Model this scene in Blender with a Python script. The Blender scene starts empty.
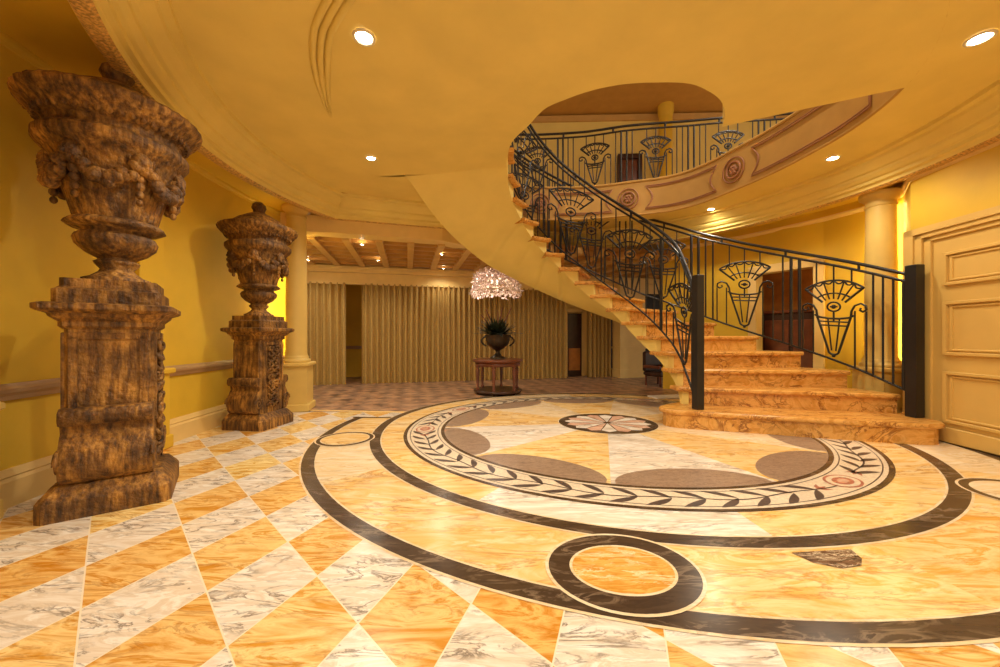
import bpy, bmesh, math, random
from mathutils import Vector, Matrix
random.seed(7)
S = bpy.context.scene
COL = S.collection
PI = math.pi
cos, sin, rad = math.cos, math.sin, math.radians

# ------------------------------------------------------------------ materials
def new_mat(name):
    m = bpy.data.materials.new(name); m.use_nodes = True
    nt = m.node_tree; nt.nodes.clear()
    out = nt.nodes.new('ShaderNodeOutputMaterial'); b = nt.nodes.new('ShaderNodeBsdfPrincipled')
    nt.links.new(b.outputs[0], out.inputs[0])
    return m, nt, b

def N(nt, t, **kw):
    n = nt.nodes.new(t)
    for k, v in kw.items():
        if k.startswith('i_'):
            key = k[2:]
            n.inputs[int(key) if key.isdigit() else key].default_value = v
        else: setattr(n, k, v)
    return n

def ramp(nt, src, stops, interp='LINEAR'):
    r = nt.nodes.new('ShaderNodeValToRGB'); r.color_ramp.interpolation = interp
    e = r.color_ramp.elements
    while len(e) > len(stops): e.remove(e[-1])
    while len(e) < len(stops): e.new(1)
    for x, (p, c) in zip(e, stops):
        x.position = p; x.color = (c[0], c[1], c[2], 1) if len(c) == 3 else c
    if src is not None: nt.links.new(src, r.inputs[0])
    return r

def plain(name, c, rough=.6, metal=0, noise=.06, nscale=6, bump=0, bscale=40, spec=.35):
    m, nt, b = new_mat(name)
    tc = N(nt, 'ShaderNodeTexCoord')
    n = N(nt, 'ShaderNodeTexNoise'); n.inputs['Scale'].default_value = nscale; n.inputs['Detail'].default_value = 5
    nt.links.new(tc.outputs['Object'], n.inputs['Vector'])
    lo = [x * (1 - noise) for x in c]; hi = [min(1, x * (1 + noise)) for x in c]
    r = ramp(nt, n.outputs[0], [(.3, lo), (.7, hi)])
    nt.links.new(r.outputs[0], b.inputs['Base Color'])
    b.inputs['Roughness'].default_value = rough; b.inputs['Metallic'].default_value = metal
    b.inputs['Specular IOR Level'].default_value = spec
    if bump:
        n2 = N(nt, 'ShaderNodeTexNoise'); n2.inputs['Scale'].default_value = bscale; n2.inputs['Detail'].default_value = 6
        nt.links.new(tc.outputs['Object'], n2.inputs['Vector'])
        bp = N(nt, 'ShaderNodeBump'); bp.inputs['Strength'].default_value = bump; bp.inputs['Distance'].default_value = .02
        nt.links.new(n2.outputs[0], bp.inputs['Height']); nt.links.new(bp.outputs[0], b.inputs['Normal'])
    return m

def emit(name, c, s):
    m = bpy.data.materials.new(name); m.use_nodes = True; nt = m.node_tree; nt.nodes.clear()
    o = nt.nodes.new('ShaderNodeOutputMaterial'); e = nt.nodes.new('ShaderNodeEmission')
    e.inputs[0].default_value = (*c, 1); e.inputs[1].default_value = s
    nt.links.new(e.outputs[0], o.inputs[0]); return m

def marble_color(nt, vec, base, mid, vein, rot=0.6, off=(0, 0, 0), fine=1.0, veinamt=.8, dens=.5):
    """streaked marble colour from a coordinate vector output"""
    mp = N(nt, 'ShaderNodeMapping'); mp.inputs['Rotation'].default_value = (0, 0, rot)
    mp.inputs['Location'].default_value = off; mp.inputs['Scale'].default_value = (1.0, 4.0, 1.6)
    nt.links.new(vec, mp.inputs[0])
    n1 = N(nt, 'ShaderNodeTexNoise'); n1.inputs['Scale'].default_value = 2.0 * fine
    n1.inputs['Detail'].default_value = 9; n1.inputs['Roughness'].default_value = .62; n1.inputs['Distortion'].default_value = 1.3
    nt.links.new(mp.outputs[0], n1.inputs[0])
    r1 = ramp(nt, n1.outputs[0], [(.36, base), (.53, mid), (.60, base), (.70, mid)])
    # thin dark veins = ridge of a second noise
    n2 = N(nt, 'ShaderNodeTexNoise'); n2.inputs['Scale'].default_value = 1.7 * fine
    n2.inputs['Detail'].default_value = 10; n2.inputs['Roughness'].default_value = .6; n2.inputs['Distortion'].default_value = 1.8
    nt.links.new(mp.outputs[0], n2.inputs[0])
    w = .026
    r2 = ramp(nt, n2.outputs[0], [(dens - w * 2.2, (0, 0, 0)), (dens, (veinamt,) * 3), (dens + w, (0, 0, 0))])
    n3 = N(nt, 'ShaderNodeTexNoise'); n3.inputs['Scale'].default_value = 1.5 * fine
    nt.links.new(mp.outputs[0], n3.inputs[0])
    r3 = ramp(nt, n3.outputs[0], [(.40, (0, 0, 0)), (.56, (1, 1, 1))])
    mu = N(nt, 'ShaderNodeMath', operation='MULTIPLY')
    nt.links.new(r2.outputs[0], mu.inputs[0]); nt.links.new(r3.outputs[0], mu.inputs[1])
    mx = N(nt, 'ShaderNodeMix', data_type='RGBA')
    nt.links.new(mu.outputs[0], mx.inputs[0]); nt.links.new(r1.outputs[0], mx.inputs[6])
    mx.inputs[7].default_value = (*vein, 1)
    return mx.outputs[2]

def marble(name, base, mid, vein, rot=.6, off=(0, 0, 0), fine=1.0, rough=.22, veinamt=.8, spec=.4, dens=.5):
    m, nt, b = new_mat(name)
    g = N(nt, 'ShaderNodeNewGeometry')
    c = marble_color(nt, g.outputs['Position'], base, mid, vein, rot, off, fine, veinamt, dens)
    nt.links.new(c, b.inputs['Base Color'])
    b.inputs['Roughness'].default_value = rough; b.inputs['Specular IOR Level'].default_value = spec
    return m

WHITE_A, WHITE_B, WHITE_V = (.90, .85, .77), (.74, .62, .48), (.15, .11, .08)
OCH_A, OCH_B, OCH_V = (.64, .29, .035), (.90, .64, .27), (.34, .12, .02)

def tile_floor():
    """rhombic marble tiles, alternating white and ochre, each with its own veining"""
    m, nt, b = new_mat('rhombic marble tiles')
    g = N(nt, 'ShaderNodeNewGeometry')
    e1 = (.268, -.257); e2 = (.118, .352); o = (-.376, 1.65)
    det = e1[0] * e2[1] - e2[0] * e1[1]
    sx = N(nt, 'ShaderNodeSeparateXYZ'); nt.links.new(g.outputs['Position'], sx.inputs[0])
    def lin(ax, ay, c):
        a = N(nt, 'ShaderNodeMath', operation='MULTIPLY'); a.inputs[1].default_value = ax; nt.links.new(sx.outputs[0], a.inputs[0])
        d = N(nt, 'ShaderNodeMath', operation='MULTIPLY_ADD'); d.inputs[1].default_value = ay
        nt.links.new(sx.outputs[1], d.inputs[0]); nt.links.new(a.outputs[0], d.inputs[2])
        f = N(nt, 'ShaderNodeMath', operation='ADD'); f.inputs[1].default_value = c; nt.links.new(d.outputs[0], f.inputs[0])
        return f.outputs[0]
    A = lin(e2[1] / det, -e2[0] / det, -(e2[1] * o[0] - e2[0] * o[1]) / det)
    B = lin(-e1[1] / det, e1[0] / det, -(-e1[1] * o[0] + e1[0] * o[1]) / det)
    def m1(op, x, y=None, v=None):
        n = N(nt, 'ShaderNodeMath', operation=op); nt.links.new(x, n.inputs[0])
        if y is not None: nt.links.new(y, n.inputs[1])
        elif v is not None: n.inputs[1].default_value = v
        return n.outputs[0]
    def one_minus(r):
        n = N(nt, 'ShaderNodeMath', operation='SUBTRACT'); n.inputs[0].default_value = 1; nt.links.new(r, n.inputs[1]); return n.outputs[0]
    fa, fb = m1('FLOOR', A), m1('FLOOR', B)
    ra, rb = m1('FRACT', A), m1('FRACT', B)
    par = one_minus(m1('PINGPONG', m1('ADD', fa, fb), v=1.0))
    cx = N(nt, 'ShaderNodeCombineXYZ'); nt.links.new(fa, cx.inputs[0]); nt.links.new(fb, cx.inputs[1])
    wn = N(nt, 'ShaderNodeTexWhiteNoise', noise_dimensions='2D'); nt.links.new(cx.outputs[0], wn.inputs[0])
    # per-tile offset of the veining
    sc = N(nt, 'ShaderNodeVectorMath', operation='SCALE'); nt.links.new(wn.outputs[1], sc.inputs[0]); sc.inputs[3].default_value = 17
    ad = N(nt, 'ShaderNodeVectorMath', operation='ADD'); nt.links.new(sc.outputs[0], ad.inputs[0]); nt.links.new(g.outputs['Position'], ad.inputs[1])
    cw = marble_color(nt, ad.outputs[0], WHITE_A, WHITE_B, WHITE_V, .9, fine=1.5, veinamt=.85)
    co = marble_color(nt, ad.outputs[0], OCH_A, OCH_B, OCH_V, .5, fine=1.5, veinamt=.5)
    # some ochre tiles paler, some deeper
    hs = N(nt, 'ShaderNodeMix', data_type='RGBA', blend_type='MULTIPLY'); hs.inputs[0].default_value = 1
    rr = ramp(nt, wn.outputs[0], [(0, (1.12, 1.35, 1.6)), (.5, (1, 1, 1)), (1, (.92, .8, .6))])
    nt.links.new(co, hs.inputs[6]); nt.links.new(rr.outputs[0], hs.inputs[7])
    mx = N(nt, 'ShaderNodeMix', data_type='RGBA'); nt.links.new(par, mx.inputs[0])
    nt.links.new(hs.outputs[2], mx.inputs[6]); nt.links.new(cw, mx.inputs[7])
    def edge(r): return m1('LESS_THAN', m1('MINIMUM', r, one_minus(r)), v=.008)
    gr = m1('MAXIMUM', edge(ra), edge(rb))
    mg = N(nt, 'ShaderNodeMix', data_type='RGBA'); nt.links.new(gr, mg.inputs[0]); nt.links.new(mx.outputs[2], mg.inputs[6])
    mg.inputs[7].default_value = (.86, .76, .58, 1)
    nt.links.new(mg.outputs[2], b.inputs['Base Color'])
    b.inputs['Roughness'].default_value = .22; b.inputs['Specular IOR Level'].default_value = .4
    return m

def back_floor():
    m, nt, b = new_mat('brown patterned floor')
    g = N(nt, 'ShaderNodeNewGeometry')
    mp = N(nt, 'ShaderNodeMapping'); mp.inputs['Rotation'].default_value = (0, 0, .55); nt.links.new(g.outputs['Position'], mp.inputs[0])
    ch = N(nt, 'ShaderNodeTexChecker'); ch.inputs['Scale'].default_value = 5.2
    ch.inputs[1].default_value = (.40, .20, .09, 1); ch.inputs[2].default_value = (.13, .065, .035, 1)
    nt.links.new(mp.outputs[0], ch.inputs[0])
    n = N(nt, 'ShaderNodeTexNoise'); n.inputs['Scale'].default_value = 5; n.inputs['Detail'].default_value = 6; nt.links.new(mp.outputs[0], n.inputs[0])
    r = ramp(nt, n.outputs[0], [(.35, (.10, .06, .045)), (.6, (.52, .32, .20))])
    mx = N(nt, 'ShaderNodeMix', data_type='RGBA'); mx.inputs[0].default_value = .5
    nt.links.new(ch.outputs[0], mx.inputs[6]); nt.links.new(r.outputs[0], mx.inputs[7])
    nt.links.new(mx.outputs[2], b.inputs['Base Color']); b.inputs['Roughness'].default_value = .4
    return m

def old_stone():
    m, nt, b = new_mat('weathered brown stone')
    tc = N(nt, 'ShaderNodeTexCoord')
    mp = N(nt, 'ShaderNodeMapping'); mp.inputs['Scale'].default_value = (34, 34, 5); nt.links.new(tc.outputs['Object'], mp.inputs[0])
    n = N(nt, 'ShaderNodeTexNoise'); n.inputs['Scale'].default_value = 1; n.inputs['Detail'].default_value = 8; n.inputs['Roughness'].default_value = .65
    nt.links.new(mp.outputs[0], n.inputs[0])
    r = ramp(nt, n.outputs[0], [(.30, (.025, .011, .003)), (.46, (.19, .085, .016)), (.6, (.42, .215, .042)), (.78, (.60, .35, .10))])
    n2 = N(nt, 'ShaderNodeTexNoise'); n2.inputs['Scale'].default_value = 5; n2.inputs['Detail'].default_value = 6; nt.links.new(tc.outputs['Object'], n2.inputs[0])
    r2 = ramp(nt, n2.outputs[0], [(.38, (.35, .3, .27)), (.62, (1.15, 1.1, 1.0))])
    mu = N(nt, 'ShaderNodeMix', data_type='RGBA', blend_type='MULTIPLY'); mu.inputs[0].default_value = 1
    nt.links.new(r.outputs[0], mu.inputs[6]); nt.links.new(r2.outputs[0], mu.inputs[7])
    nt.links.new(mu.outputs[2], b.inputs['Base Color']); b.inputs['Roughness'].default_value = .62
    n3 = N(nt, 'ShaderNodeTexNoise'); n3.inputs['Scale'].default_value = 38; n3.inputs['Detail'].default_value = 6; nt.links.new(tc.outputs['Object'], n3.inputs[0])
    bp = N(nt, 'ShaderNodeBump'); bp.inputs['Strength'].default_value = .9; bp.inputs['Distance'].default_value = .02
    nt.links.new(n3.outputs[0], bp.inputs['Height']); nt.links.new(bp.outputs[0], b.inputs['Normal'])
    return m

M = dict(
    wall=plain('yellow wall paint', (.70, .44, .035), .55, noise=.07, nscale=2.5, bump=.04),
    ceil=plain('warm ceiling plaster', (.82, .635, .19), .6, noise=.05, nscale=3, bump=.03),
    trim=plain('cream trim paint', (.80, .55, .20), .45, noise=.04),
    bead=plain('carved moulding ochre', (.62, .36, .10), .55, noise=.5, nscale=60, bump=.6, bscale=70),
    rail=plain('brown chair rail', (.38, .22, .10), .4, noise=.1),
    panelline=plain('reddish panel moulding', (.40, .18, .09), .45, noise=.1),
    fascia=plain('tan fascia paint', (.54, .31, .08), .55, noise=.06),
    column=plain('painted column', (.72, .50, .14), .45, noise=.04),
    door=plain('door paint', (.66, .42, .115), .4, noise=.03),
    stone=old_stone(),
    iron=plain('black wrought iron', (.012, .010, .009), .38, metal=.0, noise=.2, spec=.5),
    brass=plain('warm handrail', (.33, .20, .08), .35, noise=.1),
    stairm=marble('golden stair marble', (.56, .245, .04), (.74, .39, .10), (.22, .07, .015), .3, (2, 1, 0), 1.7, .25, .95),
    white1=marble('white marble', WHITE_A, WHITE_B, WHITE_V, .9, (1, 2, 0), 1.0, veinamt=.6),
    white2=marble('cream marble', (.86, .74, .54), (.80, .60, .34), (.40, .24, .10), 2.0, (5, 1, 0), 1.0, veinamt=.5),
    och1=marble('ochre marble', (.78, .45, .11), (.90, .69, .35), OCH_V, .4, (3, 7, 0), 1.0, veinamt=.5),
    och2=marble('pale gold marble', (.88, .70, .40), (.80, .49, .15), OCH_V, 1.2, (8, 3, 0), .8, veinamt=.6),
    och3=marble('deep gold marble', (.74, .38, .07), (.90, .66, .32), (.55, .25, .05), 2.3, (4, 9, 0), 1.1, veinamt=.5),
    ovalm=marble('streaked orange marble', (.60, .26, .03), (.80, .46, .12), (.92, .78, .5), 0.1, (0, 2, 0), 2.0, veinamt=.9),
    dark=marble('dark brown marble', (.050, .030, .018), (.075, .045, .025), (.35, .25, .16), .7, (0, 0, 0), 1.2, .25, .5),
    breccia=marble('brown breccia', (.035, .018, .01), (.20, .10, .05), (.80, .66, .45), .3, (1, 1, 0), 4, .25, .9),
    lens=marble('grey brown granite', (.21, .13, .085), (.40, .28, .19), (.12, .07, .05), .5, (0, 0, 0), 6, .3, .9),
    mosaic=plain('pale mosaic', (.72, .60, .44), .3, noise=.16, nscale=70),
    leaf=plain('dark mosaic leaves', (.085, .06, .05), .3, noise=.3, nscale=60),
    rose=plain('rose mosaic', (.45, .16, .10), .3, noise=.3, nscale=50),
    pink=marble('pink marble', (.62, .34, .22), (.75, .50, .36), (.35, .15, .1), .5, (0, 0, 0), 2),
    tiles=tile_floor(), backfloor=back_floor(),
    curtain=plain('gold curtain cloth', (.46, .29, .085), .75, noise=.1, nscale=30),
    wood=plain('coffer wood paint', (.56, .30, .085), .45, noise=.12, nscale=5),
    wood2=plain('coffer wood beam', (.66, .40, .13), .45, noise=.1, nscale=5),
    redwood=plain('mahogany wood', (.16, .045, .018), .3, noise=.25, nscale=9, spec=.5),
    darkwood=plain('dark wood', (.055, .024, .014), .35, noise=.2, nscale=8),
    orangewood=plain('orange wood panel', (.46, .17, .035), .35, noise=.2, nscale=7),
    leafg=plain('dark plant leaf', (.022, .030, .014), .4, noise=.3),
    bronze=plain('dark bronze', (.05, .032, .018), .35, noise=.3, metal=.4, bump=.3),
    crystal=plain('pink glass petals', (.94, .70, .64), .12, noise=.25, nscale=20, spec=.8),
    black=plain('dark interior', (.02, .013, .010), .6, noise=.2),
    steel=plain('light fitting metal', (.75, .66, .5), .3, noise=.03),
    whitep=plain('white slab', (.85, .82, .76), .5, noise=.03),
    glow=emit('lamp glow', (1, .88, .62), 60), glow3=emit('soft bulb glow', (1, .85, .65), 5), glow2=emit('strip lamp glow', (1, .86, .32), 22),
)

# ------------------------------------------------------------------ mesh helper
class MB:
    def __init__(s): s.v = []; s.f = []; s.m = []; s.smooth = []
    def add(s, vs, fs, mi=0, smooth=False):
        o = len(s.v); s.v += [tuple(p) for p in vs]
        for f in fs: s.f.append([i + o for i in f]); s.m.append(mi); s.smooth.append(smooth)
        return s
    def box(s, c, size, rz=0, mi=0, bev=0):
        x, y, z = size[0] / 2, size[1] / 2, size[2] / 2
        if bev:
            b = bev
            ring = lambda zz, i: [(-x + i, -y + i, zz), (x - i, -y + i, zz), (x - i, y - i, zz), (-x + i, y - i, zz)]
            vs = ring(-z, b) + ring(-z + b, 0) + ring(z - b, 0) + ring(z, b)
            fs = [(3, 2, 1, 0), (12, 13, 14, 15)]
            for k in range(3):
                for i in range(4): fs.append((k * 4 + i, k * 4 + (i + 1) % 4, k * 4 + 4 + (i + 1) % 4, k * 4 + 4 + i))
        else:
            vs = [(-x, -y, -z), (x, -y, -z), (x, y, -z), (-x, y, -z), (-x, -y, z), (x, -y, z), (x, y, z), (-x, y, z)]
            fs = [(3, 2, 1, 0), (4, 5, 6, 7), (0, 1, 5, 4), (1, 2, 6, 5), (2, 3, 7, 6), (3, 0, 4, 7)]
        ca, sa = cos(rz), sin(rz)
        vs = [(c[0] + p[0] * ca - p[1] * sa, c[1] + p[0] * sa + p[1] * ca, c[2] + p[2]) for p in vs]
        return s.add(vs, fs, mi)
    def lathe(s, prof, n=32, c=(0, 0, 0), mi=0, sq=False, rz=0, smooth=True, fn=None):
        """prof: list of (r,z); sq -> square section with chamfered corners"""
        vs = []; 
        if sq:
            ch = .12
            base = [(1, -1 + ch), (1, 1 - ch), (1 - ch, 1), (-1 + ch, 1), (-1, 1 - ch), (-1, -1 + ch), (-1 + ch, -1), (1 - ch, -1)]
            n = 8
        else: base = [(cos(2 * PI * i / n), sin(2 * PI * i / n)) for i in range(n)]
        ca, sa = cos(rz), sin(rz)
        for r, z in prof:
            for i, (x, y) in enumerate(base):
                k = fn(i / n, z) if fn else 1
                px, py = x * r * k, y * r * k
                vs.append((c[0] + px * ca - py * sa, c[1] + px * sa + py * ca, c[2] + z))
        fs = []
        for j in range(len(prof) - 1):
            for i in range(n): fs.append((j * n + i, j * n + (i + 1) % n, (j + 1) * n + (i + 1) % n, (j + 1) * n + i))
        s.add(vs, fs, mi, smooth and not sq)
        s.add(vs[:n], [list(range(n))[::-1]], mi); s.add(vs[-n:], [list(range(n))], mi)
        return s
    def tube(s, pts, r=.012, n=6, closed=False, mi=0, taper=None, smooth=True):
        pts = [Vector(p) for p in pts]; L = len(pts); vs = []
        up = Vector((0, 0, 1)); prev = None
        for i, p in enumerate(pts):
            a = pts[(i - 1) % L] if (closed or i > 0) else p
            b = pts[(i + 1) % L] if (closed or i < L - 1) else p
            t = (b - a)
            if t.length < 1e-9: t = Vector((0, 0, 1))
            t.normalize()
            if prev is None:
                u = t.orthogonal().normalized()
            else:
                u = prev - t * prev.dot(t)
                u = u.normalized() if u.length > 1e-6 else t.orthogonal().normalized()
            prev = u; w = t.cross(u)
            rr = r if taper is None else r * taper(i / (L - 1))
            for k in range(n):
                an = 2 * PI * k / n + PI / n
                vs.append(p + u * (cos(an) * rr) + w * (sin(an) * rr))
        fs = []
        for i in range(L if closed else L - 1):
            j = (i + 1) % L
            for k in range(n): fs.append((i * n + k, i * n + (k + 1) % n, j * n + (k + 1) % n, j * n + k))
        s.add(vs, fs, mi, smooth)
        if not closed:
            s.add(vs[:n], [list(range(n))[::-1]], mi); s.add(vs[-n:], [list(range(n))], mi)
        return s
    def loft(s, rings, closed=False, mi=0, smooth=False, flip=False):
        """rings: list of equal-length point lists"""
        n = len(rings[0]); vs = [p for r in rings for p in r]; fs = []
        for j in range(len(rings) - 1):
            for i in range(n if closed else n - 1):
                k = (i + 1) % n
                f = (j * n + i, j * n + k, (j + 1) * n + k, (j + 1) * n + i)
                fs.append(f[::-1] if flip else f)
        return s.add(vs, fs, mi, smooth)
    def poly(s, pts, mi=0): return s.add(pts, [list(range(len(pts)))], mi)
    def sweep(s, path, prof, closed=False, mi=0, smooth=False, side=1, cap=True):
        """path: (x,y) plan polyline; prof: closed list of (n,z), n to the left of travel * side"""
        P = [Vector((p[0], p[1])) for p in path]; L = len(P); rings = []
        for i in range(L):
            a = P[(i - 1) % L] if (closed or i > 0) else P[i]
            b = P[(i + 1) % L] if (closed or i < L - 1) else P[i]
            t = (b - a).normalized(); nn = Vector((-t.y, t.x)) * side
            rings.append([(P[i].x + nn.x * q[0], P[i].y + nn.y * q[0], q[1]) for q in prof])
        if closed: rings.append(rings[0])
        s.loft(rings, True, mi, smooth)
        if cap and not closed: s.poly(rings[0][::-1], mi); s.poly(rings[-1], mi)
        return s
    def ball(s, c, r, mi=0, sx=1, sy=1, sz=1, n=8):
        prof = [(max(.02, sin(PI * j / 5)), -cos(PI * j / 5)) for j in range(6)]
        vs = []; fs = []
        for rr, z in prof:
            for i in range(n):
                a = 2 * PI * i / n; vs.append((c[0] + r * sx * rr * cos(a), c[1] + r * sy * rr * sin(a), c[2] + r * sz * z))
        for j in range(5):
            for i in range(n): fs.append((j * n + i, j * n + (i + 1) % n, (j + 1) * n + (i + 1) % n, (j + 1) * n + i))
        return s.add(vs, fs, mi, True)
    def build(s, name, mats, parent=None, fix=True):
        me = bpy.data.meshes.new(name); me.from_pydata(s.v, [], s.f)
        for m in (mats if isinstance(mats, (list, tuple)) else [mats]): me.materials.append(m)
        me.polygons.foreach_set('material_index', s.m); me.polygons.foreach_set('use_smooth', s.smooth)
        if fix:
            bm = bmesh.new(); bm.from_mesh(me); bmesh.ops.recalc_face_normals(bm, faces=bm.faces); bm.to_mesh(me); bm.free()
        me.update()
        o = bpy.data.objects.new(name, me); COL.objects.link(o)
        if parent: o.parent = parent
        return o

def tag(o, label=None, cat=None, group=None, kind=None):
    if label: o['label'] = label
    if cat: o['category'] = cat
    if group: o['group'] = group
    if kind: o['kind'] = kind
    return o
def empty(name, loc, label, cat, group=None, rz=0):
    o = bpy.data.objects.new(name, None); o.empty_display_size = .1; COL.objects.link(o)
    o.location = loc; o.rotation_euler = (0, 0, rz)
    return tag(o, label, cat, group)
def struct(name, mb, mats, **k): return tag(mb.build(name, mats, **k), kind='structure')
def copy_tree(o, parent=None):
    c = o.copy(); COL.objects.link(c)
    if parent: c.parent = parent
    for ch in list(o.children): copy_tree(ch, c)
    return c
def interp(x, xs, ys):
    if x <= xs[0]: return ys[0]
    for i in range(len(xs) - 1):
        if x <= xs[i + 1]:
            t = (x - xs[i]) / (xs[i + 1] - xs[i]); return ys[i] + (ys[i + 1] - ys[i]) * t
    return ys[-1]
def sinterp(x, xs, ys):
    """Catmull-Rom style smooth interpolation"""
    if x <= xs[0]: return ys[0]
    if x >= xs[-1]: return ys[-1]
    i = max(k for k in range(len(xs) - 1) if xs[k] <= x)
    def m(k):
        if k == 0: return (ys[1] - ys[0]) / (xs[1] - xs[0])
        if k == len(xs) - 1: return (ys[-1] - ys[-2]) / (xs[-1] - xs[-2])
        return (ys[k + 1] - ys[k - 1]) / (xs[k + 1] - xs[k - 1])
    h = xs[i + 1] - xs[i]; t = (x - xs[i]) / h
    return ((2*t**3 - 3*t**2 + 1) * ys[i] + (t**3 - 2*t**2 + t) * h * m(i) + (-2*t**3 + 3*t**2) * ys[i+1] + (t**3 - t**2) * h * m(i+1))
def resample(pts, n):
    P = [Vector(p) for p in pts]; d = [0]
    for a, b in zip(P, P[1:]): d.append(d[-1] + (b - a).length)
    out = []
    for i in range(n):
        t = d[-1] * i / (n - 1); k = 0
        while k < len(d) - 2 and d[k + 1] < t: k += 1
        u = (t - d[k]) / max(1e-9, d[k + 1] - d[k]); out.append(P[k].lerp(P[k + 1], u))
    return out
def smooth_path(pts, n):
    """smooth curve through points (per-coordinate Catmull-Rom on chord length)"""
    P = [Vector(p) for p in pts]; d = [0]
    for a, b in zip(P, P[1:]): d.append(d[-1] + (b - a).length)
    dim = len(P[0])
    return [Vector([sinterp(d[-1] * i / (n - 1), d, [p[k] for p in P]) for k in range(dim)]) for i in range(n)]

# ------------------------------------------------------------------ camera
cam = bpy.data.cameras.new('camera'); co = bpy.data.objects.new('camera', cam); COL.objects.link(co)
co.location = (0, 0, 1); co.rotation_euler = (PI / 2, 0, 0)
cam.sensor_width = 36; cam.lens = 13.43; cam.shift_y = .0025; cam.clip_start = .02; cam.clip_end = 200
S.camera = co

# plan of the place: rotunda centre O, stair axis H, well rim around CW
O = (.76, 3.75); H = (1.12, 4.47); CW = (.85, 3.95)
ZC = 2.9      # rotunda ceiling
ZU = 3.45     # upper floor

# ------------------------------------------------------------------ floor
fl = MB()
mats_floor = [M[k] for k in ('tiles', 'backfloor', 'dark', 'white2', 'och1', 'och2', 'och3', 'white1', 'mosaic', 'leaf', 'lens', 'pink', 'rose', 'ovalm', 'trim', 'breccia')]
TI, BF, DK, W2, O1, O2, O3, W1, MO, LF, LN, PK, RS, OV, TR, BC = range(16)
def lay(k): return .0005 * k
fl.poly([(-14, -8, 0), (14, -8, 0), (14, 16, 0), (-14, 16, 0)], TI)
# brown floor beyond the rotunda
fl.poly([(-9, 5.10, lay(1)), (-1.2, 4.90, lay(1)), (3.2, 5.3, lay(1)), (9, 5.3, lay(1)), (9, 15.9, lay(1)), (-9, 15.9, lay(1))], BF)
fl.poly([(-3.2, 5.05, lay(2)), (-1.2, 4.86, lay(2)), (-1.2, 4.93, lay(2)), (-3.2, 5.12, lay(2))], TR)
def ell(c, a, bn, bf, t, k=1.0, d=0.0):
    """egg curve point: semi-axes a, bn (near half), bf (far half)"""
    b = bf if sin(t) > 0 else bn
    return (c[0] + (a * k + d) * cos(t), c[1] + (b * k + d) * sin(t))
def fill_band(c1, e1, c2, e2, t0, t1, z, mi, n=None, d1=0, d2=0):
    n = n or max(2, int(abs(t1 - t0) / .045))
    r = []
    for i in range(n + 1):
        t = t0 + (t1 - t0) * i / n
        r.append([(*ell(c1, *e1, t, 1, d1), z), (*ell(c2, *e2, t, 1, d2), z)])
    fl.loft(r, False, mi)
cC, eC = (1.256, 4.066), (3.07, 2.856, 2.856)
cB, eB = (1.274, 4.253), (2.618, 2.50, 2.25)
cA, eA = (1.26, 4.13), (2.27, 2.02, 2.0)
eI = (1.86, 1.68, 1.75)
TAU = 2 * PI
# outermost ring zone (stops at a straight line on the far side)
ta, tb = PI - .178, TAU + .178
sect = [ta + (tb - ta) * i / 9 for i in range(10)]
for i in range(9):
    fill_band(cB, eB, cC, eC, sect[i], sect[i + 1], lay(3), [O2, W2, O2, O2, O1, O3, O2, W2, O1][i], d1=-.1)
fill_band(cC, eC, cC, eC, ta, tb, lay(4), W2, d1=.014, d2=-.104)
fill_band(cC, eC, cC, eC, ta, tb, lay(5), DK, d1=0, d2=-.092)
for (xa, xb) in ((-1.80, -1.24), (3.8, 4.3)):
    fl.poly([(xa, 4.54, lay(5)), (xb, 4.54, lay(5)), (xb, 4.60, lay(5)), (xa, 4.60, lay(5))], DK)
# ring B
sB = [.35 + TAU * i / 10 for i in range(11)]
for i in range(10): fill_band(cA, eA, cB, eB, sB[i], sB[i + 1], lay(6), [O2, O1, W2, O2, O2, O1, W1, O1, O2, O3][i], d1=-.08)
fill_band(cB, eB, cB, eB, 0, TAU, lay(7), W2, d1=.012, d2=-.106)
fill_band(cB, eB, cB, eB, 0, TAU, lay(8), DK, d1=0, d2=-.094)
# discs inlaid between the two dark rings
for (dx, dy, ra, rb, th) in ((.525, 1.60, .315, .265, .09), (-1.50, 3.62, .26, .25, .035), (3.32, 2.34, .30, .27, .045)):
    for k, (g, mi) in enumerate(((.014, W2), (0, DK), (-th, W2), (-th - .012, OV))):
        fl.poly([(dx + (ra + g) * cos(TAU * i / 48), dy + (rb + g) * sin(TAU * i / 48), lay(9 + k)) for i in range(48)], mi if not (dx != .525 and mi == OV) else (O2 if dx < 0 else W2))
# dark breccia patch by ring B
fl.poly([(1.34, 1.715, lay(9)), (1.64, 1.745, lay(9)), (1.62, 1.67, lay(9)), (1.57, 1.62, lay(9)), (1.47, 1.60, lay(9)), (1.38, 1.64, lay(9))], BC)
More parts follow.
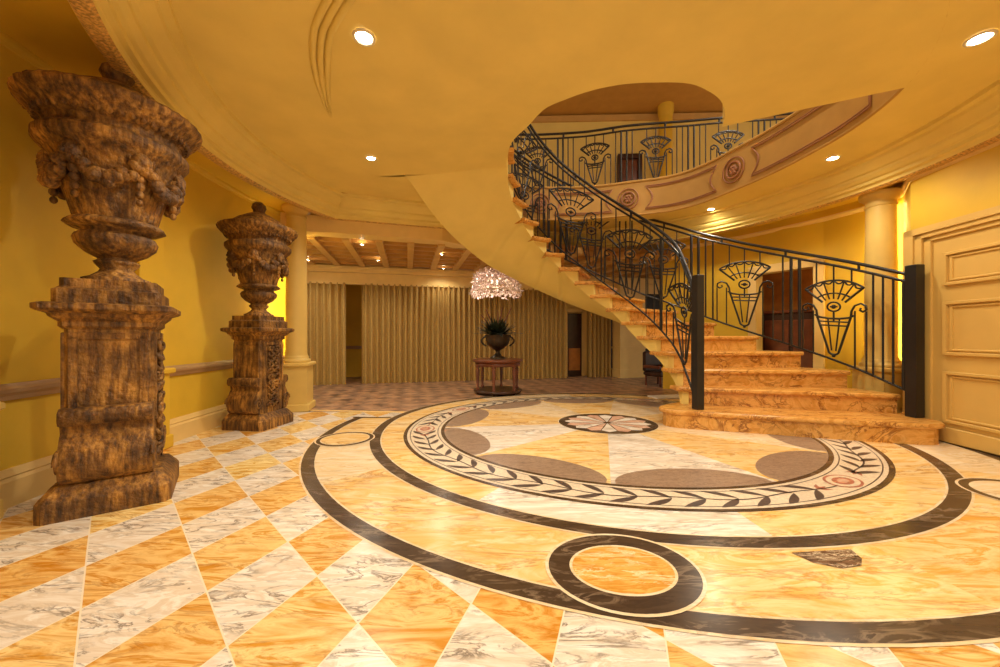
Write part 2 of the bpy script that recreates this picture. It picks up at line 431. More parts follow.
# mosaic band
fill_band(cA, eI, cA, eA, 0, TAU, lay(9), MO)
fill_band(cA, eA, cA, eA, 0, TAU, lay(10), DK, d1=0, d2=-.035)
fill_band(cA, eI, cA, eI, 0, TAU, lay(10), DK, d1=.035, d2=0)
fill_band(cA, eA, cA, eA, 0, TAU, lay(10), LF, d1=-.062, d2=-.070)
fill_band(cA, eI, cA, eI, 0, TAU, lay(10), LF, d1=.070, d2=.062)
eM = tuple((p + q) / 2 for p, q in zip(eA, eI))
def band_pt(t, off):
    p = ell(cA, *eM, t); k = off
    n = Vector((p[0] - cA[0], p[1] - cA[1])).normalized()
    return Vector((p[0] + n.x * k, p[1] + n.y * k))
nl = 64
flowers = [rad(-58), rad(-176), rad(62), rad(150)]
for i in range(nl):
    t = TAU * i / nl
    if min(abs((t - f + PI) % TAU - PI) for f in flowers) < .11: continue
    # stem segment
    st = [band_pt(t + d * TAU / nl, .02 * sin((t + d * TAU / nl) * 16)) for d in (0, .25, .5, .75, 1)]
    for a, b in zip(st, st[1:]):
        n = (b - a).normalized(); q = Vector((-n.y, n.x)) * .006
        fl.poly([(*(a + q), lay(11)), (*(b + q), lay(11)), (*(b - q), lay(11)), (*(a - q), lay(11))], LF)
    sgn = 1 if (t % TAU) > rad(184) and (t % TAU) < rad(302) else -1
    for sd in (-1, 1):
        a = band_pt(t, .0); tip = band_pt(t - sgn * .085, sd * .115)
        ax = tip - a; n = Vector((-ax.y, ax.x)).normalized()
        pts = []
        for k in range(9): pts.append(a + ax * (k / 8) + n * (.024 * sin(PI * k / 8) ** .8 + .012 * sin(PI * k / 8) * sd))
        for k in range(7, 0, -1): pts.append(a + ax * (k / 8) - n * (.024 * sin(PI * k / 8) ** .8 - .012 * sin(PI * k / 8) * sd))
        fl.poly([(*p, lay(11)) for p in pts], LF)
for f in flowers:
    c = band_pt(f, 0); tn = (band_pt(f + .01, 0) - c).normalized(); nn = Vector((-tn.y, tn.x))
    for k, (r1, r2, mi) in enumerate(((.15, .10, RS), (.132, .084, MO), (.09, .055, RS), (.05, .03, PK))):
        fl.poly([(*(c + tn * (r1 * cos(TAU * j / 24)) + nn * (r2 * sin(TAU * j / 24))), lay(11 + k)) for j in range(24)], mi)
    for sd in (-1, 1):
        p0 = band_pt(f + sd * .16, 0); d = (c - p0).normalized(); n2 = Vector((-d.y, d.x))
        for a in (-.5, 0, .5):
            dd = (d * cos(a) + n2 * sin(a)); q = Vector((-dd.y, dd.x))
            fl.poly([(*p0, lay(11)), (*(p0 + dd * .05 + q * .014), lay(11)), (*(p0 + dd * .1), lay(11)), (*(p0 + dd * .05 - q * .014), lay(11))], RS)
# centre: ten sectors with granite scallops on the rim
cR = (1.23, 4.28)
bnd = [rad(-106 + 36 * k) for k in range(11)]
for k in range(10):
    t0, t1 = bnd[k], bnd[k + 1]; n = 12
    arc = [(*ell(cA, *eI, t0 + (t1 - t0) * i / n), lay(9)) for i in range(n + 1)]
    fl.poly([(*cR, lay(9))] + arc, [W1, O1, W2, O3, W2, O1, W2, O2, W1, O1][k])
    m = [Vector((a[0], a[1])) for a in arc]; p0, p1 = m[0].lerp(m[-1], .03), m[0].lerp(m[-1], .97)
    mid = (p0 + p1) / 2; inn = (Vector(cA) - mid).normalized()
    inner = [mid + (p1 - p0) * .5 * cos(PI * j / 14) + inn * .27 * sin(PI * j / 14) for j in range(15)]
    fl.poly([(*p, lay(10)) for p in m] + [(*p, lay(10)) for p in inner], LN)
# rosette
ro = [((.56, .50), W2), ((.55, .49), DK)]
for k, ((a, b), mi) in enumerate(ro):
    fl.poly([(cR[0] + a * cos(TAU * i / 48), cR[1] + b * sin(TAU * i / 48), lay(11 + k)) for i in range(48)], mi)
for k in range(16):
    t = TAU * (k + .5) / 16; h = TAU / 32
    f = lambda r, a: (cR[0] + .50 * r * cos(a), cR[1] + .44 * r * sin(a), lay(13))
    fl.poly([f(.06, t - h * .3), f(.5, t - h * .85), f(.85, t - h * .95), f(.97, t), f(.85, t + h * .95), f(.5, t + h * .85), f(.06, t + h * .3)], [PK, W1][k % 2])
fl.poly([(cR[0] + .045 * cos(TAU * i / 20), cR[1] + .04 * sin(TAU * i / 20), lay(14)) for i in range(20)], DK)
struct('floor', fl, mats_floor)

# ------------------------------------------------------------------ rotunda walls
wl = [(-1.9, -.6), (-2.42, .3), (-2.70, 1.1), (-2.86, 2.0), (-3.0, 2.8), (-3.10, 3.6), (-3.16, 4.4), (-3.14, 5.0), (-3.05, 5.45)]
wl = [tuple(p) for p in smooth_path(wl, 40)]
wr = [(3.9, .4), (4.05, 2.0), (4.15, 3.0), (4.24, 3.85)]
wr2 = [(4.24, 3.85), (4.62, 4.28), (4.66, 4.7), (4.52, 5.15), (4.30, 5.6), (4.0, 6.1), (3.62, 6.6), (3.1, 7.1)]
def wall(name, path, z0, z1, side, th=.12, mat='wall'):
    return struct(name, MB().sweep(path, [(0, z0), (0, z1), (-th, z1), (-th, z0)], side=side), M[mat])
wall('wall_left', wl, 0, 2.78, -1)
# right wall: with an opening for the doorway behind the railing
wall('wall_right', wr, 0, 2.78, 1)
wrs = [wr2[0], wr2[1], wr2[2], (4.50, 5.19)]
wall('wall_right_niche', wrs, 0, 2.78, 1)
wd0, wd1 = Vector((4.50, 5.19)), Vector((4.05, 6.02))
wall('wall_right_lintel', [tuple(wd0), tuple(wd1)], 2.03, 2.78, 1)
wall('wall_right_far', [tuple(wd1), (3.62, 6.6), (3.1, 7.1)], 0, 2.78, 1)

def mould(name, path, side, z, prof, mat, k='structure'):
    return tag(MB().sweep(path, [(a, z + b) for a, b in prof], side=side).build(name, M[mat]), kind=k)
crail = [(0, -.05), (.02, -.045), (.03, -.02), (.045, 0), (.045, .02), (.025, .035), (.015, .05), (0, .05)]
corn = [(0, -.03), (.012, -.028), (.018, -.01), (.03, .0), (.035, .018), (.035, .028), (0, .028)]
base = [(0, 0), (.035, 0), (.035, .15), (.025, .17), (.03, .18), (.02, .2), (.012, .22), (0, .22)]
mould('trim_1', wl, -1, .67, crail, 'rail')
mould('baseboard_left', wl, -1, 0, base, 'trim')
mould('trim_2', wl, -1, 2.72, corn, 'wall')
mould('trim_3', wr + wr2[1:], 1, 2.62, corn, 'trim')
mould('baseboard_right', [wr2[0], wr2[1], wr2[2]], 1, 0, base, 'trim')
# small pilaster plinth between the urns and its flat shaft
t = empty('wall_pilaster', (-2.98, 3.16, 0), 'flat yellow wall pilaster on a plinth behind the near stone urn', 'pilaster', rz=rad(-80) + PI)
MB().box((0, .05, .34), (.36, .20, .68), bev=.004).build('plinth', M['wall'], t)
MB().box((0, .05, .69), (.42, .26, .05), bev=.01).build('plinth_cap', M['wall'], t)
MB().box((0, .06, .06), (.41, .25, .12), bev=.01).build('plinth_base', M['wall'], t)
MB().box((0, .02, 1.7), (.28, .10, 1.98), bev=.004).build('shaft', M['wall'], t)
t = empty('column_plinth', (-2.86, 1.83, 0), 'cream column plinth cut by the left edge, before the near urn', 'plinth', rz=rad(8))
MB().box((0, 0, .30), (.30, .30, .60), bev=.004).build('die', M['column'], t)
MB().box((0, 0, .62), (.37, .37, .05), bev=.012).build('cap', M['column'], t)
MB().box((0, 0, .06), (.36, .36, .12), bev=.012).build('base', M['column'], t)
MB().lathe([(.15, .645), (.15, .68), (.125, .72), (.12, 2.5), (.13, 2.6), (.14, 2.74)], 32, (-.05, -.06, 0)).build('shaft', M['column'], t)

# ------------------------------------------------------------------ rotunda ceiling, ring moulding, well
gpts = []
for i in range(0, 181):                    # ring, from the right end of the opening round the near side
    a = rad(85 - i * (290.5 / 180)); gpts.append((O[0] + 3.4 * cos(a), O[1] + 3.4 * sin(a)))
opening = [(-2.32, 5.21), (-.88, 5.65), (-.2, 6.3), (.45, 6.95), (1.056, 7.14)]
gpts += [tuple(p) for p in resample(opening, 36)][1:-1]
g_in = []
L = len(gpts)
def offset_closed(P, d):
    out = []
    for i in range(len(P)):
        a = Vector(P[i - 1]); b = Vector(P[(i + 1) % len(P)]); t = (b - a).normalized(); n = Vector((t.y, -t.x))
        out.append((P[i][0] + n.x * d, P[i][1] + n.y * d))
    return out
prof = [(.06, 2.76), (.06, 2.64), (.05, 2.625), (.03, 2.615), (-.02, 2.615), (-.045, 2.63), (-.05, 2.655), (-.06, 2.665), (-.09, 2.67), (-.095, 2.70),
        (-.12, 2.71), (-.15, 2.74), (-.155, 2.765), (-.18, 2.775), (-.20, 2.80), (-.24, 2.84), (-.25, 2.865), (-.30, 2.87), (-.305, 2.90)]
tst = offset_closed(gpts, .1)
sg = 1 if (Vector(tst[60]) - Vector(O)).length > 3.4 else -1
rings = [[(*p, z) for p in offset_closed(gpts, sg * d)] for d, z in prof]
rm = MB()
for j in range(len(rings) - 1):
    rm.loft([rings[j] + rings[j][:1], rings[j + 1] + rings[j + 1][:1]], False, 1 if j in (2, 3, 4) else 0)
struct('trim_4', rm, [M['ceil'], M['bead']])

RA = [-140, -120, -90, -60, -26, -10, 1, 20.6, 42, 60, 100, 135, 155, 169, 186.6, 203.8, 220]
RR = [2.55, 2.56, 2.52, 2.50, 2.5, 2.45, 2.40, 2.40, 2.50, 2.30, 2.20, 2.38, 2.56, 2.46, 2.41, 2.45, 2.55]
def rim(a):
    a = (a + 140) % 360 - 140
    r = sinterp(a, RA, RR); return Vector((CW[0] + r * cos(rad(a)), CW[1] + r * sin(rad(a))))
# annulus ceiling between rim and ring (angles matched about CW)
def ray_hit(a, P):
    d = Vector((cos(rad(a)), sin(rad(a)))); c = Vector(CW); best = None
    for i in range(len(P)):
        p, q = Vector(P[i]), Vector(P[(i + 1) % len(P)]); e = q - p
        den = d.x * e.y - d.y * e.x
        if abs(den) < 1e-9: continue
        w = p - c; t = (w.x * e.y - w.y * e.x) / den; u = (w.x * d.y - w.y * d.x) / den
        if t > 0 and -1e-6 <= u <= 1.000001: best = t if best is None else max(best, t)
    return c + d * best
gin = offset_closed(gpts, sg * -.30)
NA = 180
inn, out = [], []
for i in range(NA):
    a = -140 + 360 * i / NA; r = rim(a); o_ = ray_hit(a, gin)
    if (o_ - Vector(CW)).length < (r - Vector(CW)).length + .01: o_ = r + (r - Vector(CW)).normalized() * .01
    inn.append((r.x, r.y, ZC)); out.append((o_.x, o_.y, ZC))
cl = MB().loft([inn + inn[:1], out + out[:1]])
# flat yellow ceiling strip between ring and walls
outer = [(Vector(O) + (Vector(p) - Vector(O)).normalized() * 5.2) for p in gpts]
go = offset_closed(gpts, sg * .05)
cl.loft([[(*p, 2.745) for p in go[:182]], [(*p, 2.745) for p in outer[:182]]], mi=1)
struct('ceiling', cl, [M['ceil'], M['wall']])

# eye of the stair: inner edge of the landing
eye = [(.075, 4.40, 3.0), (.115, 3.885, 3.0), (.268, 3.45, 2.95), (.383, 3.13, 2.91), (.523, 3.0, ZC), (.698, 2.893, ZC), (.91, 2.82, ZC), (1.16, 2.796, ZC),
       (1.43, 2.81, ZC), (1.635, 2.905, ZC), (1.79, 3.02, ZC), (1.93, 3.2, ZC), (2.02, 3.385, ZC)]
NE = 60
ep = smooth_path(eye, NE)
ou = [rim(168 + (334 - 168) * i / (NE - 1)) for i in range(NE)]
lb, lt = [], []
for i in range(NE):
    e = ep[i]; r = ou[i]
    lb.append([(e.x + (r.x - e.x) * k / 6, e.y + (r.y - e.y) * k / 6, e.z + (ZC - e.z) * (lambda w: w * w * (3 - 2 * w))(min(1, k / 4))) for k in range(7)])
    lt.append([(e.x + (r.x - e.x) * k / 6, e.y + (r.y - e.y) * k / 6, 3.4) for k in range(7)])
ld = MB()
ld.loft(lb, smooth=True); ld.loft(lt, flip=True)
ld.loft([[r[0] for r in lb], [r[0] for r in lt]]); ld.loft([[r[-1] for r in lb], [r[-1] for r in lt]])
ld.loft([lb[0], lt[0]]); ld.loft([lb[-1], lt[-1]])
# flat web between the head of the stair and the rim
web0 = [(*rim(138 + 30 * i / 12), ZC) for i in range(13)]
web1 = [(-.22 + (-1.08 + .22) * i / 12 + .45 - .30 * i / 12, 5.62 + (4.38 - 5.62) * i / 12, ZC) for i in range(13)]
ld.loft([web0, web1])
struct('ceiling_landing', ld, M['ceil'])
# stepped moulding where the landing meets the ceiling, dying away to the left
tm = MB()
for k, dr in enumerate((-.02, -.065, -.11)):
    pts = []
    for i in range(50):
        a = 197 + (285 - 197) * i / 49; f = min(1, i / 9)
        r = rim(a); d = (Vector(CW) - r).normalized(); q = r + d * (dr + .07) * (.25 + .75 * f)
        pts.append((q.x, q.y, ZC - .004))
    tm.tube(pts, .022, 6, taper=lambda u: min(1, .1 + u * 7))
struct('trim_5', tm, M['ceil'])

# fascia of the well with framed panels
fz0, fz1 = ZC, ZU
fa0, fa1 = -28, 168
FN = 150
fa = [rim(fa0 + (fa1 - fa0) * i / (FN - 1)) for i in range(FN)]
fm = MB()
fm.loft([[(*p, fz0) for p in fa], [(*p, fz1) for p in fa]], smooth=True)
fm.loft([[(*p, fz1) for p in fa], [(*(p + (p - Vector(CW)).normalized() * .5), fz1) for p in fa]])
# rounded lip at bottom and top
def inward(p, d): return p + (Vector(CW) - p).normalized() * d
fm.tube([(*inward(p, .0), fz1 - .01) for p in fa], .022, 8)
fm.tube([(*inward(p, .0), fz0 + .015) for p in fa], .015, 8)
struct('trim_6', fm, M['fascia'])
# panel mouldings
pm = MB()
def rimseg(a0, a1, n): return [rim(a0 + (a1 - a0) * i / (n - 1)) for i in range(n)]
def panel(a0, a1, concave0=True, concave1=True):
    z0, z1 = fz0 + .09, fz1 - .10
    for ins in (0, .022):
        pts = [(*inward(p, .012), z0 + ins) for p in rimseg(a0 + ins * 14, a1 - ins * 14, 24)]
        c1 = [];
        for k in range(1, 8):
            u = k / 8; bulge = -2.2 * sin(PI * u) if concave1 else 0
            c1.append((*inward(rim(a1 - ins * 14 + bulge), .012), z0 + ins + (z1 - z0 - 2 * ins) * u))
        top = [(*inward(p, .012), z1 - ins) for p in rimseg(a1 - ins * 14, a0 + ins * 14, 24)]
        c0 = []
        for k in range(7, 0, -1):
            u = k / 8; bulge = 2.2 * sin(PI * u) if concave0 else 0
            c0.append((*inward(rim(a0 + ins * 14 + bulge), .012), z0 + ins + (z1 - z0 - 2 * ins) * u))
        pm.tube(pts + c1 + top + c0, .0075, 6, closed=True)
panel(-17, 17, False, True); panel(29, 53); panel(65, 89); panel(101, 124)
def medallion(mb, a):
    c = inward(rim(a), .015); tan = (rim(a + .5) - rim(a - .5)).normalized(); zc = (fz0 + fz1) / 2 
    for r, w in ((.155, .010), (.10, .016)):
        mb.tube([(c.x + tan.x * r * cos(TAU * k / 24), c.y + tan.y * r * cos(TAU * k / 24), zc + r * 1.02 * sin(TAU * k / 24)) for k in range(24)], w, 6, closed=True)
    for k in range(7):
        r = .042 if k else 0; q = (c.x + tan.x * r * cos(TAU * k / 6), c.y + tan.y * r * cos(TAU * k / 6), zc + r * sin(TAU * k / 6)); mb.ball(q, .026)
for a in (23, 59, 95): medallion(pm, a)
struct('trim_7', pm, M['panelline'])

# ------------------------------------------------------------------ staircase
TH = [-21, -4, 3, 13, 25, 37, 50, 63, 76, 89, 103, 116, 129, 142, 156, 170, 184]
OT = [-21, -5, 10, 24, 36, 50, 62, 75, 90, 115, 141, 160, 175, 188]
OR = [3.10, 3.0, 2.85, 2.65, 2.42, 2.12, 1.95, 1.86, 1.82, 1.82, 1.85, 1.95, 2.08, 2.28]
def rout(t): return sinterp(t, OT, OR)
def hp(r, t): return (H[0] + r * cos(rad(t)), H[1] + r * sin(rad(t)))
RIS = .2
OUTP = {1: (4.12, 3.87), 2: (4.03, 4.33), 3: (3.87, 4.80), 4: (3.62, 5.27), 5: (3.27, 5.70), 6: (2.84, 6.02), 7: (2.37, 6.20), 8: (1.93, 6.27),
        9: (1.48, 6.28), 10: (1.02, 6.27), 11: (.58, 6.19), 12: (.16, 6.0), 13: (-.22, 5.70), 14: (-.52, 5.32), 15: (-.80, 4.92), 16: (-1.12, 4.41)}
US = list(range(1, 17))
def po(u):
    return Vector((sinterp(u, US, [OUTP[k][0] for k in US]), sinterp(u, US, [OUTP[k][1] for k in US])))
def ti(u): return sinterp(u, list(range(17)), TH)
def pin(u, r): return Vector(hp(r, ti(u)))
stair = empty('spiral_staircase', (H[0] + 1.03, H[1], 0), 'curved golden marble staircase rising to the balcony', 'staircase')
def part(mb, name, mat, parent=stair):
    o = mb.build(name, mat, parent)
    if parent is not None: o.matrix_parent_inverse = Matrix.Translation(-Vector(parent.location))
    return o
def step_block(n):
    z0, z1 = RIS * n, RIS * (n + 1)
    mb = MB()
    if n == 0:
        # wide bullnosed bottom step
        P = [(1.84, 4.28), (1.80, 4.16), (1.90, 4.03), (2.05, 3.97), (2.55, 3.80), (3.15, 3.60), (3.70, 3.44), (4.02, 3.40), (4.13, 3.50), (4.15, 3.62), (4.19, 3.86)]
        back = [(4.10, 4.1), (3.4, 4.35), (2.7, 4.5), hp(1.05, 3)]
        P = [tuple(p) for p in smooth_path(P, 40)] + back
        c = Vector((2.8, 4.1))
        def off(k, z): return [(*(Vector(p) + (Vector(p) - c).normalized() * k), z) for p in P]
        mb.loft([off(-.03, 0), off(-.03, .145)], True, smooth=False)
        mb.loft([off(-.03, .145), off(.0, .15), off(.015, .165), off(.015, .185), off(0, .2)], True, smooth=True)
        mb.poly(off(0, .2))
        return mb
    u1 = min(16, n + 1)
    def outline(rI, ov, z, full=True):
        """plan outline: front edge pushed forward by ov, inner end at radius rI"""
        a, b = pin(n, 1.0), po(n); e = (b - a).normalized(); f = Vector((e.y, -e.x)); a = a + e * (rI - 1.0)
        pts = [a.lerp(b, k / 8) + f * ov for k in range(9)]
        if n == 16:
            pts += [po(16) + Vector((.0, -.3)), pin(16, rI) + Vector((.0, -.3))]
            return [(*p, z) for p in pts]
        if full:
            pts += [po(n + (u1 - n) * k / 6) - e * 0 for k in range(1, 7)]
            a2, b2 = pin(u1, rI), po(u1); e2 = (b2 - a2).normalized(); f2 = Vector((-e2.y, e2.x))
            pts += [b2 + f2 * .05, a2 + f2 * .05]
            pts += [pin(n + (u1 - n) * k / 6, rI) for k in range(5, 0, -1)]
        else:
            pts += [a.lerp(b, k / 8) - f * .05 for k in range(8, -1, -1)]
        return [(*p, z) for p in pts]
    ri = 1.10
    mb.loft([outline(ri, 0, z0, False), outline(ri, 0, z1 - .05, False)], True)
    T = [outline(1.0, 0, z1 - .05), outline(.965, .035, z1 - .048), outline(.955, .045, z1 - .035), outline(.955, .045, z1 - .012), outline(.965, .035, z1)]
    mb.loft(T, True); mb.poly(T[0][::-1]); mb.poly(T[-1])
    return mb
for n in range(17): part(step_block(n), 'step', M['stairm'])

# body of the stair: stringers and sculpted soffit
IT = [-4, 2, 17, 40, 61.6, 82.5, 105, 130, 144, 168, 180, 190]; IZ = [.02, .33, .60, .93, 1.33, 1.62, 2.0, 2.356, 2.58, 2.86, 3.0, 3.0]
UT = [-8, 5, 17, 40, 55, 67, 87, 116, 142, 159, 172, 181]; UZ = [.02, .33, .62, .95, 1.08, 1.27, 1.52, 1.885, 2.16, 2.37, 2.62, 2.89]
body = MB(); rr_ = []
K = 8
for n in range(1, 16):
    for k in range(7):
        u = n + k / 6 * .999; zt = RIS * (n + 1) - .048
        ub = u + .03 if n < 15 else min(16, u + .03)
        t = ti(ub); o_ = po(ub); a = Vector(hp(1.0, t)); a = a + (o_ - a).normalized() * .03; to = (math.degrees(math.atan2(o_.y - H[1], o_.x - H[0])) + 90) % 360 - 90
        zi, zo = min(sinterp(t, IT, IZ), zt - .01), min(sinterp(to, UT, UZ), zt - .01)
        r = [(*a, zt)]
        for q in range(K + 1):
            w = q / K; r.append((*a.lerp(o_, w), zi + (zo - zi) * w * w * (3 - 2 * w)))
        r.append((*o_, zt)); rr_.append(r)
body.loft([r[:2] for r in rr_]); body.loft([r[1:-1] for r in rr_], smooth=True); body.loft([r[-2:] for r in rr_]); body.loft([[r[-1], r[0]] for r in rr_])
body.poly(rr_[0]); body.poly(rr_[-1][::-1])
part(body, 'soffit', M['ceil'])

# ------------------------------------------------------------------ railings
def ornament(place, Hh, r=.011):
    """fan-over-basket ironwork; place(u,v) maps local (along, up) to a point"""
    W = Hh * .25; mb = MB()
    def T(pts, rr=r, closed=False): mb.tube([place(u * W, v * W * .82) for u, v in pts], rr, 5, closed)
    arc = lambda cx, cy, R_, a0, a1, n=12: [(cx + R_ * cos(rad(a0 + (a1 - a0) * i / n)), cy + R_ * sin(rad(a0 + (a1 - a0) * i / n))) for i in range(n + 1)]
    B0 = .55
    # fan: ribs radiate from (0, cy)
    cy = B0 + .75
    R1, R2 = .62, 1.58
    angs = [133 - i * (86 / 6) for i in range(7)]
    fp = lambda a, R_: (R_ * cos(rad(a)) * 1.02, cy + R_ * sin(rad(a)))
    for i, a in enumerate(angs): T([fp(a, R1), fp(a, R2)], r * (1.25 if i in (0, 6) else .8))
    T([fp(angs[0] + (angs[-1] - angs[0]) * i / 14, R1 + .30) for i in range(15)], r * .9)
    T([fp(angs[0] + (angs[-1] - angs[0]) * i / 14, R2) for i in range(15)], r * 1.1)
    for a, b in zip(angs, angs[1:]):
        T([fp(a + (b - a) * i / 6, R2 - .17 * sin(PI * i / 6)) for i in range(7)], r * .9)
    # hub ring with cross
    hy = cy + .22
    T(arc(0, hy, .24, 0, 360, 16)[:-1], r, True)
    T([(-.13, hy), (.13, hy)], r); T([(0, hy - .24), (0, hy - .75)], r)
    mb.ball(place(0, hy * W * .82), .026)
    # basket
    bt = B0 + .42
    T([(-.72, bt + .12), (-.55, bt), (-.2, bt - .06), (.2, bt - .06), (.55, bt), (.72, bt + .12)], r * 1.2)
    T([(-.62, bt), (-.20, -.75)], r * 1.2); T([(.62, bt), (.20, -.75)], r * 1.2)
    T([(-.22, bt - .06), (-.08, -.75)], r * .8); T([(.22, bt - .06), (.08, -.75)], r * .8)
    for v in (.22, .42): 
        w = .62 - (.42) * (v) / (bt + .75) - .02
        T([(-w, bt - v), (w, bt - v)], r * .9)
    T(arc(0, -.75, .2, 180, 360, 8), r * 1.2)
    T([(0, -.95), (0, -1.08)], r * 1.5)
    mb.ball(place(0, -1.0 * W * .82), .02)
    # volutes
    for s in (-1, 1):
        T([(s * .62, bt - .05), (s * .66, bt + .35), (s * .78, bt + .62), (s * 1.0, bt + .72), (s * 1.18, bt + .6), (s * 1.2, bt + .42), (s * 1.08, bt + .32), (s * .96, bt + .4), (s * 1.0, bt + .5)], r * 1.1)
    return mb, W

def railing(name, label, path, n, h, orn, spacing=.105, cap_mat='brass', gap=.0, bal_r=.012, topgap=.075, post=None, group=None, skip=None):
    """path: 3-D polyline of the bottom rail; orn: list of arc positions (0..1)"""
    P = resample(path, n); d = [0]
    for a, b in zip(P, P[1:]): d.append(d[-1] + (Vector((b.x, b.y)) - Vector((a.x, a.y))).length)
    Lh = d[-1]
    def at(s):
        s = max(0, min(Lh, s)); k = 0
        lo, hi = 0, len(d) - 2
        while lo < hi:
            m = (lo + hi + 1) // 2
            if d[m] <= s: lo = m
            else: hi = m - 1
        k = lo; u = (s - d[k]) / max(1e-9, d[k + 1] - d[k]); return P[k].lerp(P[k + 1], u)
    hf = h if callable(h) else (lambda s: h)
    root = empty(name, tuple(P[0]), label, 'railing', group)
    pi = Matrix.Translation(-P[0])
    def pt(mb, nm, mat):
        o = mb.build(nm, mat, root); o.matrix_parent_inverse = pi; return o
    ss = [Lh * i / (n - 1) for i in range(n)]
    pt(MB().tube([at(s) for s in ss], .014, 4), 'bottom_rail', M['iron'])
    pt(MB().tube([at(s) + Vector((0, 0, hf(s))) for s in ss], .015, 6), 'lower_handrail', M['iron'])
    pt(MB().tube([at(s) + Vector((0, 0, hf(s) + topgap)) for s in ss], .019, 8), 'handrail', M['iron'])
    s = .5
    while s < Lh:
        p = at(s) + Vector((0, 0, hf(s))); pt(MB().tube([p, p + Vector((0, 0, topgap))], .018, 4), 'spacer', M['iron']); s += .8
    os_ = []
    for o_ in orn:
        s0 = o_ * Lh; hh = hf(s0)
        mid = at(s0).z + hh * .40
        slope = 0
        W = hh * .25
        def place(u, v, s0=s0):
            p = at(s0 + u); q = at(s0)
            return Vector((p.x, p.y, q.z + (p.z - q.z) * .25 + hh * .25 + v))
        mb, W = ornament(place, hh)
        # short uprights tying the ornament to the rails
        for u in (-1.2, -.78, .78, 1.2):
            p = at(s0 + u * W); mb.tube([p, place(u * W, (.55 + .42 + .35) * W * .82)], .009, 5)
        for u in (-.66, 0, .66):
            p = at(s0 + u * W) + Vector((0, 0, hf(s0 + u * W))); mb.tube([p, place(u * W, (.55 + .75 + 1.5 - abs(u) * .25) * W * .82)], .009, 5)
        pt(mb, 'ornament', M['iron']); os_.append((s0, W * 1.32))
    s = spacing * .6; nb = 0
    while s < Lh - .02:
        if all(abs(s - a) > w for a, w in os_):
            p = at(s); nb += 1
            pt(MB().tube([p, p + Vector((0, 0, hf(s)))], bal_r * (1.7 if nb % 5 < 2 else 1), 4), 'baluster', M['iron'])
        s += spacing
    if post:
        for k, pp, w, z0, z1 in post:
            mb = MB().box((pp[0], pp[1], (z0 + z1) / 2), (w, w, z1 - z0), rz=k, bev=.006)
            pt(mb, 'newel_post', M['iron'])
    return root

def nose_z(t): return interp(t, TH, [RIS * (i + 1) for i in range(17)])
# inner railing, from the newel up around the eye
ipath = [(2.16, 4.08, .26)] 
for t in list(range(0, 186, 3)):
    ipath.append((*hp(1.09, t), nose_z(t) + .10))
for e in ep[2:14]: ipath.append((e.x - .04, e.y, 3.5))
railing('inner_stair_railing', 'black wrought-iron stair railing on the left side of the steps', ipath, 160,
        lambda s: 1.22 if s > .55 else 1.12 + s * .18, [.085, .285, .47, .66], .098, bal_r=.0125,
        post=[(.2, (2.16, 4.07), .085, .2, 1.665)])
# outer railing
octl = [(4.075, 3.70, .44), (4.02, 4.3, .66), (3.80, 4.95, .90), (3.50, 5.42, 1.10), (3.15, 5.74, 1.30)]
for n in range(6, 15):
    q = po(n); d = (Vector(H) - q).normalized() * .09; octl.append((q.x + d.x, q.y + d.y, RIS * (n + 1) + .10))
railing('outer_stair_railing', 'black wrought-iron stair railing on the right side, ending at the tall post', smooth_path(octl, 120), 160,
        lambda s: 1.09 + min(.10, s * .05), [.12, .285, .46, .64, .82], .098, bal_r=.0135,
        post=[(.1, (4.09, 3.68), .095, .2, 1.70)])
# balcony railing, set back from the edge of the well
bp = [(-1.0, 6.0), (.2, 6.28), (1.33, 6.22), (2.09, 6.02), (2.98, 5.89), (3.5, 5.80), (4.4, 5.70), (5.2, 5.6)]
railing('balcony_railing', 'black wrought-iron railing along the upper balcony above the panelled fascia', [(*p, ZU + .03) for p in smooth_path(bp, 100)], 160, .84,
        [.10, .265, .415, .565, .735, .89], .085, bal_r=.0095)

# ------------------------------------------------------------------ upper storey seen through the well
ua = [(7, 7.85), (4, 7.95), (1, 8.05), (-4, 8.2)]
struct('wall_upper', MB().sweep(ua, [(0, ZU - .3), (0, 5.8), (-.1, 5.8), (-.1, ZU - .3)], side=1), M['ceil'])
mould('baseboard_upper', ua, 1, ZU, [(0, 0), (.04, 0), (.04, .22), (0, .24)], 'rail')
mould('trim_8', ua, 1, 5.66, [(0, -.06), (.03, -.05), (.05, 0), (.07, .05), (0, .08)], 'fascia')
uf = MB().loft([[(*p, ZU - .01) for p in fa], [(CW[0] + (p[0] - CW[0]) * 2.2, CW[1] + (p[1] - CW[1]) * 2.2, ZU - .01) for p in fa]])
struct('floor_upper', uf, M['stairm'])
uc = MB()
uc.poly([(-6, -3, 5.75), (8, -3, 5.75), (8, 10, 5.75), (-6, 10, 5.75)], 0)
for i in range(4): uc.box((-2.6 + i * 1.05, 6.3 + i * .1, 5.7), (.12, 3.0, .12), rz=.3, mi=1)
uc.box((-1.2, 5.6, 5.69), (3.6, .14, .13), rz=.3, mi=1); uc.box((-1.2, 7.0, 5.69), (3.6, .14, .13), rz=.3, mi=1)
struct('ceiling_upper', uc, [M['fascia'], M['wood']])
t = empty('upper_door', (2.75, 7.92, ZU), 'dark wooden door in the upper hall behind the balcony railing', 'door', rz=rad(-2))
MB().box((0, .03, .65), (.34, .06, 1.30), bev=.006).build('door_leaf', M['redwood'], t)
f = MB(); f.box((-.21, .0, .66), (.08, .1, 1.34)); f.box((.21, .0, .66), (.08, .1, 1.34)); f.box((0, 0, 1.35), (.50, .1, .1)); f.build('door_frame', M['darkwood'], t)

